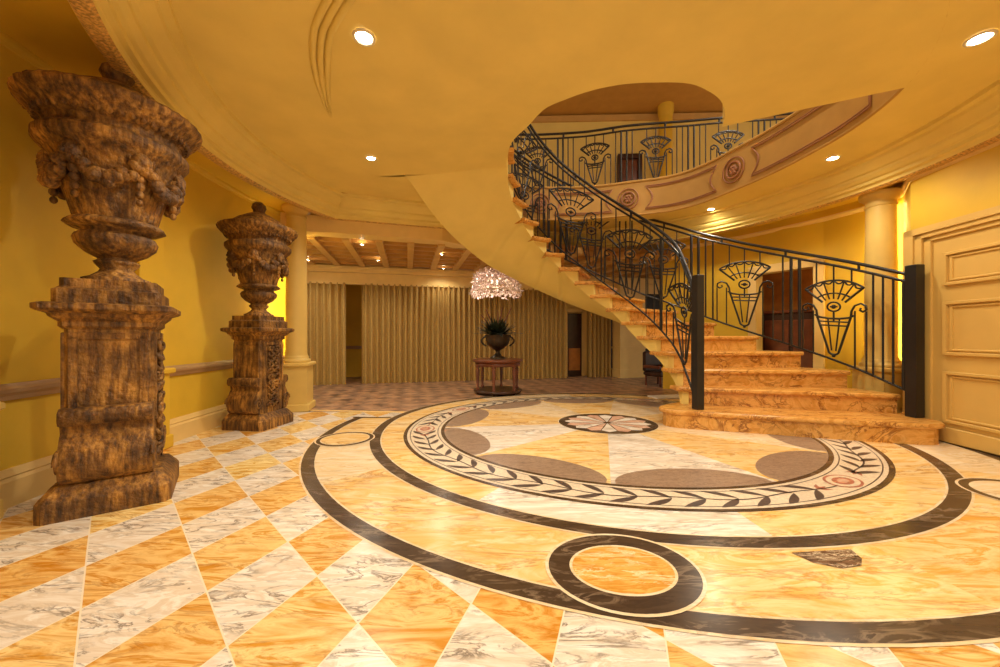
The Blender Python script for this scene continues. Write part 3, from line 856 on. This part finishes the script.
t = empty('upper_column', (3.42, 7.7, ZU), 'round yellow column in the upper hall beside the dark door', 'column')
MB().lathe([(.17, 0), (.17, .06), (.14, .1), (.13, 2.05)], 28).build('shaft', M['wall'], t)
MB().lathe([(.13, 2.05), (.145, 2.12), (.155, 2.17), (.155, 2.3)], 28).build('capital', M['wall'], t)
# ------------------------------------------------------------------ beam over the opening and back room
bm_ = MB().sweep([(-2.95, 5.02)] + opening, [(-.02, 2.44), (-.02, 2.66), (.26, 2.66), (.26, 2.44)], side=1)
struct('trim_9', bm_, M['trim'])
E1 = Vector((.971, .24)); E2 = Vector((-.24, .971)); BR = rad(13.9)
C0 = Vector((-3.69, 7.49))
def bk(s, d=0): p = C0 + E1 * s + E2 * d; return (p.x, p.y)
cf = MB()
q = [bk(-3, 3), bk(10, 3), bk(10, -2.3), bk(-3, -2.3)]
cf.poly([(*p, 2.54) for p in q], 0)
for i in range(27):
    s = -2.4 + .47 * i
    a = bk(s, -1.12); cf.box((a[0], a[1], 2.47), (.105, 2.3, .12), rz=BR, mi=1)
for j in range(7):
    dd = -.15 - .31 * j; a = bk(3.5, dd); cf.box((a[0], a[1], 2.485), (12.5, .055, .09), rz=BR, mi=0)
    a = bk(3.5, dd + .08); cf.box((a[0], a[1], 2.515), (12.5, .05, .05), rz=BR, mi=1)
struct('ceiling_back', cf, [M['wood'], M['wood2']])
# header above the curtains
hb = MB()
for dz, w, zz in ((.06, .14, 2.33), (.06, .22, 2.39)):
    a = bk(3.5, .02); hb.box((a[0], a[1], zz), (12.5, w, dz), rz=BR)
a = bk(3.5, .12); hb.box((a[0], a[1], 2.27), (12.5, .1, .40), rz=BR)
for sa, sb in ((-1.5, .50), (.90, 5.42), (6.12, 6.72)):  # unseen panels added behind the curtains to block world light
    a = bk((sa + sb) / 2, .30); hb.box((a[0], a[1], 1.2), (sb - sa, .08, 2.4), rz=BR)
struct('wall_back', hb, M['trim'])
def curtain(s0, s1, label, folds, z1=2.1):
    mb = MB(); n = folds * 8; rows = []
    for z in (.002, z1):
        rows.append([(*bk(s0 + (s1 - s0) * i / n, .10 + .052 * sin(TAU * i / 8) + .012 * sin(TAU * i / 19)), z) for i in range(n + 1)])
    mb.loft(rows, smooth=True)
    rows2 = [[(*bk(s0 + (s1 - s0) * i / n, .135 + .052 * sin(TAU * i / 8) + .012 * sin(TAU * i / 19)), z) for i in range(n + 1)] for z in (.002, z1)]
    mb.loft(rows2, smooth=True)
    mb.loft([rows[0], rows2[0]]); mb.loft([rows[1], rows2[1]])
    c = empty('curtain', (*bk((s0 + s1) / 2, .1), 0), label, 'curtain')
    o = mb.build('drape', M['curtain'], c); o.matrix_parent_inverse = Matrix.Translation(-Vector(c.location))
    tr = MB(); a = bk((s0 + s1) / 2, .12); tr.box((a[0], a[1], z1 + .012), (s1 - s0, .1, .03), rz=BR)
    o = tr.build('curtain_track', M['rail'], c); o.matrix_parent_inverse = Matrix.Translation(-Vector(c.location))
    return c
curtain(-.6, .54, 'short gold pleated curtain beside the left column', 9)
curtain(.85, 5.45, 'widest gold pleated curtain behind the round table', 40)
curtain(6.01, 6.63, 'narrow gold pleated curtain under the stair, right of the dark doorway', 6)
# side rooms behind the gaps in the curtain
rb = MB()
a = bk(.7, 1.6); rb.box((a[0], a[1], 1.2), (2.2, .1, 2.4), rz=BR)
a = bk(-.4, .9); rb.box((a[0], a[1], 1.2), (.1, 1.5, 2.4), rz=BR)
struct('wall_passage', rb, M['wall'])
rl = MB(); a = bk(.7, 1.53); rl.box((a[0], a[1], .72), (2.1, .05, .07), rz=BR)
struct('trim_10', rl, M['rail'])
d2 = empty('door_2', (*bk(5.81, .45), 0), 'dark brown wooden door between two curtains under the stair', 'door', rz=BR)
MB().box((0, 0, .78), (.40, .05, 1.56), bev=.005).build('door_leaf', M['darkwood'], d2)
MB().box((.0, -.03, .42), (.30, .02, .55), bev=.006).build('lower_panel', M['orangewood'], d2)
f = MB(); f.box((-.23, -.02, .83), (.06, .10, 1.66)); f.box((.23, -.02, .83), (.06, .10, 1.66)); f.box((0, -.02, 1.63), (.52, .10, .07)); f.build('door_frame', M['trim'], d2)
wb = MB(); a = bk(5.75, .55); wb.box((a[0], a[1], 1.2), (.9, .06, 2.4), rz=BR); struct('wall_doorway', wb, M['trim'])
pb = MB()
a = bk(7.03, -.05); pb.box((a[0], a[1], 1.2), (.68, .35, 2.4), rz=BR)
a = bk(7.03, -.05); pb.box((a[0], a[1], .10), (.72, .40, .20), rz=BR); pb.box((a[0], a[1], .72), (.71, .39, .05), rz=BR)
struct('wall_back_pier', pb, M['trim'])
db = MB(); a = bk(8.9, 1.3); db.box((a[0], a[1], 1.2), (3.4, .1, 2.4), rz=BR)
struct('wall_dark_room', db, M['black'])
# dark armchair seen under the stair
def lounge_chair(p, rz, label):
    c = empty('lounge_chair', (*p, 0), label, 'chair', rz=rz)
    MB().box((0, 0, .24), (.42, .42, .1), bev=.03).build('seat', M['darkwood'], c)
    MB().box((0, .19, .48), (.42, .08, .42), bev=.03).build('backrest', M['darkwood'], c)
    for s in (-1, 1):
        MB().box((s * .21, 0, .38), (.06, .40, .06), bev=.015).build('armrest', M['redwood'], c)
        for y in (-.17, .17): MB().tube([(s * .18, y, 0), (s * .18, y, .2)], .022, 8).build('leg', M['redwood'], c)
    return c
lounge_chair((3.22, 7.55), .5, 'dark lounge chair in the dim room under the stair')
mt = MB().box((0, 0, .012), (.55, .28, .02), bev=.006).build('floor_slab', M['whitep']); mt.location = (2.72, 6.05, .003); mt.rotation_euler = (0, 0, .2)  # thin white slab lying on the floor
tag(mt, 'small white slab on the floor beside the foot of the stair', 'mat')

# ------------------------------------------------------------------ columns
def column(x, y, ztop, label, r=.13, rz=0, plinth_h=.60):
    c = empty('column', (x, y, 0), label, 'column', 'rotunda columns', rz)
    MB().box((0, 0, plinth_h / 2), (.34, .34, plinth_h), bev=.004).build('plinth', M['column'], c)
    m = MB(); m.box((0, 0, plinth_h + .02), (.40, .40, .05), bev=.012); m.box((0, 0, .05), (.39, .39, .10), bev=.012); m.build('plinth_moulding', M['column'], c)
    z = plinth_h + .045
    MB().lathe([(r * 1.3, z), (r * 1.36, z + .02), (r * 1.3, z + .045), (r * 1.12, z + .05), (r * 1.18, z + .07), (r * 1.08, z + .09)], 40).build('base', M['column'], c)
    z += .09
    MB().lathe([(r * 1.06, z), (r, z + .04), (r, z + (ztop - z) * .4), (r * .93, ztop - .16)], 40).build('shaft', M['column'], c)
    MB().lathe([(r * .93, ztop - .16), (r * 1.02, ztop - .15), (r * 1.0, ztop - .13), (r * .95, ztop - .12), (r * .97, ztop - .09), (r * 1.2, ztop - .055), (r * 1.32, ztop - .045), (r * 1.36, ztop - .02), (r * 1.36, ztop)], 40).build('capital', M['column'], c)
    return c
column(-2.76, 5.06, 2.74, 'cream round column on a square plinth beside the far stone urn', rz=.25)
column(4.40, 4.31, 2.64, 'cream round column between the railing and the panelled door', r=.14, rz=.1)
# concealed strip lights behind the columns
def strip(x, y, z0, z1, label):
    c = empty('strip_light', (x, y, z0), label, 'light', 'strip lights behind columns')
    MB().box((0, 0, (z1 - z0) / 2), (.024, .024, z1 - z0)).build('tube', M['glow2'], c)
    m = MB()
    for z in (0, z1 - z0): m.box((0, 0, z), (.05, .05, .03))
    m.build('end_cap', M['steel'], c)
strip(4.575, 4.345, .65, 2.55, 'glowing vertical strip light behind the right column')
strip(-2.945, 5.19, .7, 2.55, 'glowing vertical strip light behind the left column')

# ------------------------------------------------------------------ panelled door on the right
dd = Vector((-.099, -1)).normalized(); dn = Vector((-dd.y, dd.x)); 
if dn.x > 0: dn = -dn
D0 = Vector((4.24, 3.85))
def dpt(t_, n_=0): p = D0 + dd * t_ + dn * n_; return (p.x, p.y)
drz = math.atan2(dd.y, dd.x)
door = empty('door_1', (*dpt(.7, .0), 0), 'cream panelled door with moulded frame at the right edge', 'door')
door['kind'] = 'structure'
def dpart(mb, nm, mat):
    o = mb.build(nm, mat, door); o.matrix_parent_inverse = Matrix.Translation(-Vector(door.location)); return o
def dbox(mb, t0, t1, z0, z1, n0, n1, bev=.0):
    a = dpt((t0 + t1) / 2, (n0 + n1) / 2); mb.box((a[0], a[1], (z0 + z1) / 2), (t1 - t0, n1 - n0, z1 - z0), rz=drz, bev=bev)
m = MB()
for k, (i0, i1, nn) in enumerate(((.0, .10, .075), (.10, .17, .06), (.17, .235, .04))):
    dbox(m, i0, i1, 0, 2.07 - i0 * .62, -.02, nn); 
    dbox(m, i0, 1.7, 2.07 - i1 * .62, 2.07 - i0 * .62, -.02, nn)
dpart(m, 'door_frame', M['door'])
m = MB(); dbox(m, .235, 1.6, .01, 1.93, -.03, .02, .004); leaf = dpart(m, 'door_leaf', M['door'])
m = MB(); dbox(m, .235, 1.6, .01, .15, .02, .045, .008); dpart(m, 'kick_plate', M['door'])
for z0, z1 in ((1.47, 1.78), (.82, 1.32), (.19, .67)):
    m = MB()
    for ins, w, nn in ((0, .03, .045), (.05, .02, .032)):
        a0, a1, b0, b1 = .345 + ins, 1.4 - ins, z0 + ins * .8, z1 - ins * .8
        dbox(m, a0, a1, b0, b0 + w, .015, nn, .005); dbox(m, a0, a1, b1 - w, b1, .015, nn, .005)
        dbox(m, a0, a0 + w, b0, b1, .015, nn, .005); dbox(m, a1 - w, a1, b0, b1, .015, nn, .005)
    m.build('panel', M['door'], leaf)

# doorway behind the right railing, with a wood-panelled room and console beyond
wv = (wd1 - wd0).normalized(); wnn = Vector((-wv.y, wv.x))
wout = wnn if (wnn.dot(wd0 - Vector(O)) > 0) else -wnn
d3 = empty('door_3', (*(wd0 + wd1) * .5, 0), 'open doorway to a wood-panelled room behind the right railing', 'door'); d3['kind'] = 'structure'
wrz = math.atan2(wv.y, wv.x); WL_ = (wd1 - wd0).length
def wbox(mb, s0, s1, z0, z1, n0, n1, bev=0):
    a = wd0 + wv * ((s0 + s1) / 2) + wout * ((n0 + n1) / 2); mb.box((a.x, a.y, (z0 + z1) / 2), (s1 - s0, n1 - n0, z1 - z0), rz=wrz, bev=bev)
m = MB(); wbox(m, -.02, .10, 0, 2.08, -.05, .14); wbox(m, WL_ - .10, WL_ + .02, 0, 2.08, -.05, .14); wbox(m, -.02, WL_ + .02, 1.98, 2.10, -.05, .14)
o = m.build('door_frame', M['trim'], d3); o.matrix_parent_inverse = Matrix.Translation(-Vector(d3.location))
m = MB(); wbox(m, -.3, WL_ + .5, 0, 2.3, .62, .70); struct('wall_side_room', m, M['orangewood'])
cc = wd0 + wv * (WL_ / 2 + .05) + wout * .45
cn = empty('console_cabinet', (cc.x, cc.y, 0), 'dark carved console cabinet seen through the railing in the side doorway', 'cabinet', rz=wrz)
MB().box((0, 0, .68), (.80, .26, 1.36), bev=.01).build('body', M['darkwood'], cn)
MB().box((0, 0, 1.38), (.86, .31, .05), bev=.012).build('top', M['redwood'], cn)
for s in (-1, 1): MB().box((s * .2, .14 if wout.dot(Vector((-sin(wrz), cos(wrz)))) < 0 else -.14, .7), (.34, .02, 1.1), bev=.006).build('door', M['redwood'], cn)

# ------------------------------------------------------------------ stone urns on pedestals
def pedestal():
    c = empty('stone_pedestal', (0, 0, 0), '', 'pedestal')
    st = M['stone']
    MB().lathe([(.275, 0), (.275, .10), (.262, .125), (.25, .14), (.225, .175), (.215, .18)], sq=True).build('plinth', st, c)
    m = MB().lathe([(.185, .17), (.185, 1.05), (.2, 1.06)], sq=True); 
    # raised border around the panels
    for k in range(4):
        a = k * PI / 2
        for (u, w, z0, z1) in ((-.145, .035, .50, 1.0), (.145, .035, .50, 1.0), (0, .32, .98, 1.02), (0, .32, .48, .52)):
            x, y = u, -.188; m.box((x * cos(a) - y * sin(a), x * sin(a) + y * cos(a), (z0 + z1) / 2), (w, .02, z1 - z0), rz=a, bev=.004)
    shaft = m.build('shaft', st, c)
    MB().lathe([(.19, 1.04), (.205, 1.055), (.205, 1.08), (.235, 1.11), (.24, 1.125), (.275, 1.14), (.285, 1.15), (.285, 1.175), (.265, 1.185)], sq=True).build('cornice', st, c)
    MB().lathe([(.225, 1.18), (.225, 1.26), (.21, 1.27), (.20, 1.28), (.20, 1.325)], sq=True).build('upper_slab', st, c)
    # console scrolls on two opposite sides
    for s in (-1, 1):
        pr = [(.0, .18), (.06, .185), (.095, .22), (.105, .28), (.095, .36), (.06, .43), (.04, .46), (.05, .50), (.085, .51), (.10, .54), (.095, .58), (.07, .60), (0, .60)]
        a = 0 if s < 0 else PI; rings = []
        for x, k in ((-.19, .9), (-.175, 1), (-.06, 1), (0, .95), (.06, 1), (.175, 1), (.19, .9)):
            rings.append([((x) * cos(a) - (-.17 - n * k) * sin(a), x * sin(a) + (-.17 - n * k) * cos(a), z) for n, z in pr])
        m = MB().loft(rings, True, smooth=True); m.poly(rings[0]); m.poly(rings[-1][::-1])
        for x in (-.192, .192):     # spiral on the scroll ends
            sp = [((x) * cos(a) - (-.225 - .055 * (1 - q / 26) * cos(q * .5)) * sin(a), x * sin(a) + (-.225 - .055 * (1 - q / 26) * cos(q * .5)) * cos(a), .30 + .075 * (1 - q / 26) * sin(q * .5)) for q in range(24)]
            m.tube(sp, .012, 6)
        m.build('scroll', st, c)
    # carved foliage on the other two sides
    rnd = random.Random(3)
    for s in (-1, 1):
        m = MB()
        for k in range(11):
            z = .26 + k * .068
            for sd in (-1, 1):
                cx = sd * .05
                pts = [(s * (.190 + .016 * sin(q * .4)), cx + sd * (.045 * cos(q * .55 + k)) * (1 - q / 16), z + .036 * sin(q * .55 + k) * (1 - q / 16)) for q in range(12)]
                m.tube(pts, .013, 5)
                m.ball((s * .192, cx + rnd.uniform(-.03, .03), z + rnd.uniform(-.02, .02)), .018)
            m.ball((s * .190, 0, z), .018, sz=1.5)
        m.build('carved_relief', st, shaft)
    return c
def stone_urn():
    c = empty('stone_urn', (0, 0, 1.325), '', 'urn')
    st = M['stone']
    MB().lathe([(.155, .0), (.155, .025), (.12, .04), (.085, .07), (.075, .09), (.10, .12), (.105, .135), (.085, .15), (.09, .165)], 40).build('foot', st, c)
    fn = lambda u, z: 1 + .035 * abs(sin(u * PI * 14))
    MB().lathe([(.09, .16), (.135, .19), (.175, .235), (.185, .275), (.175, .30), (.15, .315), (.15, .33), (.20, .345), (.222, .36), (.215, .375), (.19, .395)], 56, fn=fn).build('gadrooned_bowl', st, c)
    MB().lathe([(.185, .39), (.20, .45), (.225, .55), (.25, .66), (.275, .74), (.305, .79), (.33, .815), (.345, .84), (.345, .875), (.325, .895), (.305, .905), (.30, .93), (.31, .955)], 56).build('body', st, c)
    fn2 = lambda u, z: 1 + .012 * sin(u * TAU * 34)
    MB().lathe([(.31, .95), (.33, .97), (.36, 1.0), (.395, 1.04), (.41, 1.06), (.415, 1.085), (.40, 1.105), (.37, 1.115), (.33, 1.11)], 72, fn=fn2).build('rim', st, c)
    MB().lathe([(.345, 1.108), (.30, 1.14), (.22, 1.21), (.13, 1.265), (.08, 1.29), (.06, 1.31), (.065, 1.33), (.08, 1.36), (.07, 1.40), (.04, 1.43), (.01, 1.435)], 40).build('lid', st, c)
    g = MB(); rnd = random.Random(5)
    for k in range(6):
        a0 = TAU * k / 6
        for i in range(13):
            u = i / 12; a = a0 + TAU / 6 * u; z = .72 - .13 * sin(PI * u); rr = .20 + .075 * (z - .4) / .3
            for q in range(3):
                g.ball(((rr + .025) * cos(a + rnd.uniform(-.05, .05)), (rr + .025) * sin(a + rnd.uniform(-.05, .05)), z + rnd.uniform(-.03, .03)), rnd.uniform(.02, .036) * (.7 + .6 * sin(PI * u)), n=7)
        # mask with horns where the swags meet
        ca, sa = cos(a0), sin(a0)
        g.ball((.275 * ca, .275 * sa, .73), .055, sz=1.3); g.ball((.30 * ca, .30 * sa, .71), .022)
        for sd in (-1, 1):
            g.tube([(.28 * cos(a0 + sd * .1 * q / 3), .28 * sin(a0 + sd * .1 * q / 3), .77 + .03 * sin(q)) for q in range(8)], .014, 5)
        for q in range(4): g.ball((.262 * ca, .262 * sa, .64 - q * .05), .03 - q * .004, sz=1.3)
    g.build('garland', st, c)
    g = MB()
    for k in range(46):
        a = TAU * k / 46; g.ball((.335 * cos(a), .335 * sin(a), .985), .018, sz=1.5, n=6)
        a += .06; g.ball((.375 * cos(a), .375 * sin(a), 1.03), .014, n=6)
    g.build('egg_and_dart_band', st, c)
    return c
PR = rad(36.5)
p1 = pedestal(); p1.location = (-2.385, 2.325, 0); p1.rotation_euler = (0, 0, PR); p1['group'] = 'stone pedestals'
p1['label'] = 'larger weathered brown stone pedestal nearest the camera on the left'
u1 = stone_urn(); u1.location = (-2.385, 2.325, 1.325); u1.rotation_euler = (0, 0, PR); u1['group'] = 'stone urns'
u1['label'] = 'large lidded brown stone urn nearest the camera, on the left pedestal'
u1.scale = (1, 1, .95)
p2 = copy_tree(p1); u2 = copy_tree(u1)
for o_, z in ((p2, 0), (u2, 1.325 * .92)):
    o_.location = (-2.70, 4.18, z); o_.scale = (.92,) * 3; o_.rotation_euler = (0, 0, rad(-8))
u2.scale = (.92, .92, .89)
p2['label'] = 'farther weathered brown stone pedestal beside the left column'
u2['label'] = 'farther lidded brown stone urn beside the left column'

# ------------------------------------------------------------------ round table, vase of plants, chandelier
TP = (-.04, 6.55)
TS = 1.1
tb_ = empty('round_table', (*TP, 0), 'round reddish wooden table before the gold curtain', 'table')
MB().lathe([(.37, .545), (.39, .555), (.40, .575), (.40, .59), (.39, .60)], 40).build('tabletop', M['redwood'], tb_)
MB().lathe([(.35, .48), (.36, .485), (.36, .55), (.35, .55)], 40).build('apron', M['redwood'], tb_)
for k in range(6):
    a = TAU * k / 6 + .35; x, y = .33 * cos(a), .33 * sin(a)
    lg = MB().lathe([(.022, .06), (.03, .09), (.018, .12), (.026, .3), (.03, .42), (.02, .44), (.032, .46), (.032, .5)], 12, (x, y, 0)).build('leg', M['redwood'], tb_)
    MB().ball((x, y, .022), .022).build('foot', M['darkwood'], lg)
MB().lathe([(.37, .03), (.385, .04), (.385, .065), (.37, .075)], 40).build('lower_ring', M['darkwood'], tb_)
tb_.scale = (TS, TS, 1)
vs_ = empty('urn_planter', (*TP, .60), 'dark bronze urn planter with spiky leaves on the round table', 'planter')
MB().lathe([(.11, 0), (.11, .03), (.07, .045), (.035, .09), (.03, .12), (.05, .14), (.10, .17), (.155, .22), (.18, .29), (.175, .34), (.19, .36), (.195, .375), (.17, .38)], 32).build('bowl', M['bronze'], vs_)
for s in (-1, 1):
    MB().tube([(s * (.17 + .07 * sin(PI * q / 8)), 0, .20 + .16 * q / 8) for q in range(9)], .014, 6).build('handle', M['bronze'], vs_)
lf = MB(); rnd = random.Random(11)
for k in range(130):
    a = rnd.uniform(0, TAU); el = rnd.uniform(.35, 1.45); Ln = rnd.uniform(.2, .36); wd = .024
    d = Vector((cos(a) * cos(el), sin(a) * cos(el), sin(el))); sd = Vector((-sin(a), cos(a), 0)); b0 = Vector((cos(a) * .06, sin(a) * .06, .36))
    pts = []
    for q in range(6):
        u = q / 5; c_ = b0 + d * Ln * u - Vector((0, 0, .10 * u * u * cos(el))); w = wd * (sin(PI * (.15 + .85 * u)) + .02)
        pts.append((c_ - sd * w, c_ + Vector((0, 0, .006)), c_ + sd * w))
    lf.loft(pts, smooth=True)
lf.build('leaves', M['leafg'], vs_)
sp = MB()
for a, ln, ti in ((.2, .56, .12), (2.9, .52, .34), (-.1, .55, .36), (1.5, .5, .05), (3.3, .42, .6)):
    sp.tube([(cos(a) * ti * ln * u, sin(a) * ti * ln * u, .36 + ln * u * .8) for u in (0, .4, .8, 1)], .013, 5, taper=lambda u: 1 - .5 * u)
sp.build('flower_spike', M['redwood'], vs_)
vs_.scale = (1.2, 1.2, 1.12)
CH = (-.07, 6.7, 1.90)
ch = empty('chandelier', CH, 'pink glass petal chandelier hanging above the round table', 'chandelier')
MB().tube([(0, 0, 0), (0, 0, .50)], .012, 8).build('stem', M['steel'], ch)
MB().lathe([(.05, .47), (.08, .49), (.08, .51)], 20).build('ceiling_rose', M['steel'], ch)
fr = MB()
for r_, z in ((.20, .12), (.34, .02), (.40, -.10)):
    fr.tube([(r_ * cos(TAU * k / 28), r_ * sin(TAU * k / 28), z) for k in range(28)], .01, 5, closed=True)
for k in range(8):
    a = TAU * k / 8; fr.tube([(0, 0, .15), (.2 * cos(a), .2 * sin(a), .12), (.34 * cos(a), .34 * sin(a), .02), (.4 * cos(a), .4 * sin(a), -.1)], .007, 5)
frame = fr.build('frame', M['steel'], ch)
pt_ = MB(); rnd = random.Random(2)
for k in range(1500):
    a = rnd.uniform(0, TAU); ph = rnd.uniform(-.35, 1.35)
    r_ = .40 * cos(max(0, ph)) ** .55; z = .30 * sin(max(0, ph)) ** 1.3 - (.18 * rnd.random() if ph < .2 else 0)
    r_ += rnd.uniform(-.04, .04)
    c_ = Vector((r_ * cos(a), r_ * sin(a), z)); d = Vector((rnd.uniform(-1, 1), rnd.uniform(-1, 1), rnd.uniform(-1, .6))).normalized()
    s_ = d.orthogonal().normalized(); w = s_.cross(d)
    l_, wd = rnd.uniform(.06, .10), .02
    pt_.add([c_, c_ + d * l_ * .5 + s_ * wd, c_ + d * l_, c_ + d * l_ * .5 - s_ * wd, c_ + d * l_ * .5 + w * .006], [(0, 1, 4), (1, 2, 4), (2, 3, 4), (3, 0, 4)])
tag(pt_.build('glass_petals', M['crystal'], ch), kind='stuff')
for k in range(5):
    a = TAU * k / 5; MB().ball((.1 * cos(a), .1 * sin(a), .08), .02).build('bulb', M['glow3'], frame)

cl_ = bpy.data.lights.new('chandelier_lamp', 'POINT'); cl_.energy = 8; cl_.color = (1, .80, .66); cl_.shadow_soft_size = .1
clo = bpy.data.objects.new('chandelier_lamp', cl_); COL.objects.link(clo); clo.parent = ch; clo.location = (0, 0, -.05)
# ------------------------------------------------------------------ lights
def downlight(x, y, z, label, r=.045, power=60, spot=True, ang=150, col=(1, .90, .72), group='recessed ceiling lights'):
    c = empty('ceiling_downlight', (x, y, z), label, 'ceiling light', group)
    m = MB(); n = 24
    m.loft([[((r + d) * cos(TAU * k / n), (r + d) * sin(TAU * k / n), zz) for k in range(n + 1)] for d, zz in ((.022, -.001), (.018, -.010), (.004, -.010), (0, -.003))], smooth=True)
    m.build('trim_ring', M['steel'], c)
    MB().poly([(r * cos(TAU * k / n), r * sin(TAU * k / n), -.004) for k in range(n)]).build('lens', M['glow'], c)
    l = bpy.data.lights.new('downlight_lamp', 'SPOT'); l.energy = power; l.color = col; l.spot_size = rad(ang); l.spot_blend = .6; l.shadow_soft_size = .06
    lo = bpy.data.objects.new('downlight_lamp', l); COL.objects.link(lo); lo.parent = c; lo.location = (0, 0, -.03)
    return c
DLP = 62
downlight(-.864, 2.37, ZC, 'brightest recessed light, on the landing soffit at top left', .05, DLP)
downlight(-1.377, 3.98, ZC, 'small recessed light on the soffit left of the stair', .04, DLP)
downlight(3.157, 5.58, ZC, 'recessed light under the fascia medallion', .04, DLP * .6)
downlight(3.55, 3.98, ZC, 'recessed light in the ceiling above the right railing', .045, DLP * .7)
downlight(3.06, 2.378, ZC, 'recessed light at the top right corner', .05, DLP)
for x, y in ((1.1, 1.7), (-.4, 1.0), (2.2, 1.0), (-1.5, .9), (.8, .2)):  # unseen fixtures added over the entrance side as fill light
    downlight(x, y, ZC, 'added unseen fill light over the entrance side of the hall', .05, DLP, group='added entrance side fill lights')
for k, (s, d) in enumerate(((-.05, -1.35), (.0, -.62), (1.1, -2.1), (1.25, -.9), (2.35, -1.7), (2.5, -.35), (4.4, -1.3))):
    a = bk(s, d); downlight(a[0], a[1], 2.405, 'tiny coffered ceiling light, ' + ['half hidden behind the left column', 'right of the left column, near the curtain', 'nearest to the front beam',
        'above the dark curtain gap, near the curtain', 'in the middle, halfway back from the front beam', 'above the wide curtain, nearest to the curtain header', 'beside the chandelier, under the stair soffit'][k], .022, 16, group='coffered ceiling lights')
for a, r_ in ((10, 3.4), (150, 2.6), (-30, 2.0)):  # out-of-sight lamps added to brighten the upper hall
    downlight(CW[0] + r_ * cos(rad(a)), CW[1] + r_ * sin(rad(a)), 5.74, 'added unseen light in the upper hall ceiling', 	.05, 190, group='added upper hall lights')
# even warm world light, added as fill where the hall is open
W = bpy.data.worlds.new('world'); S.world = W; W.use_nodes = True
bg = W.node_tree.nodes['Background']; bg.inputs[0].default_value = (1, .89, .70, 1); bg.inputs[1].default_value = .6

S.view_settings.view_transform = 'Standard'; S.view_settings.look = 'None'; S.view_settings.gamma = 1
S.view_settings.exposure = 0.55; S.view_settings.use_curve_mapping = False
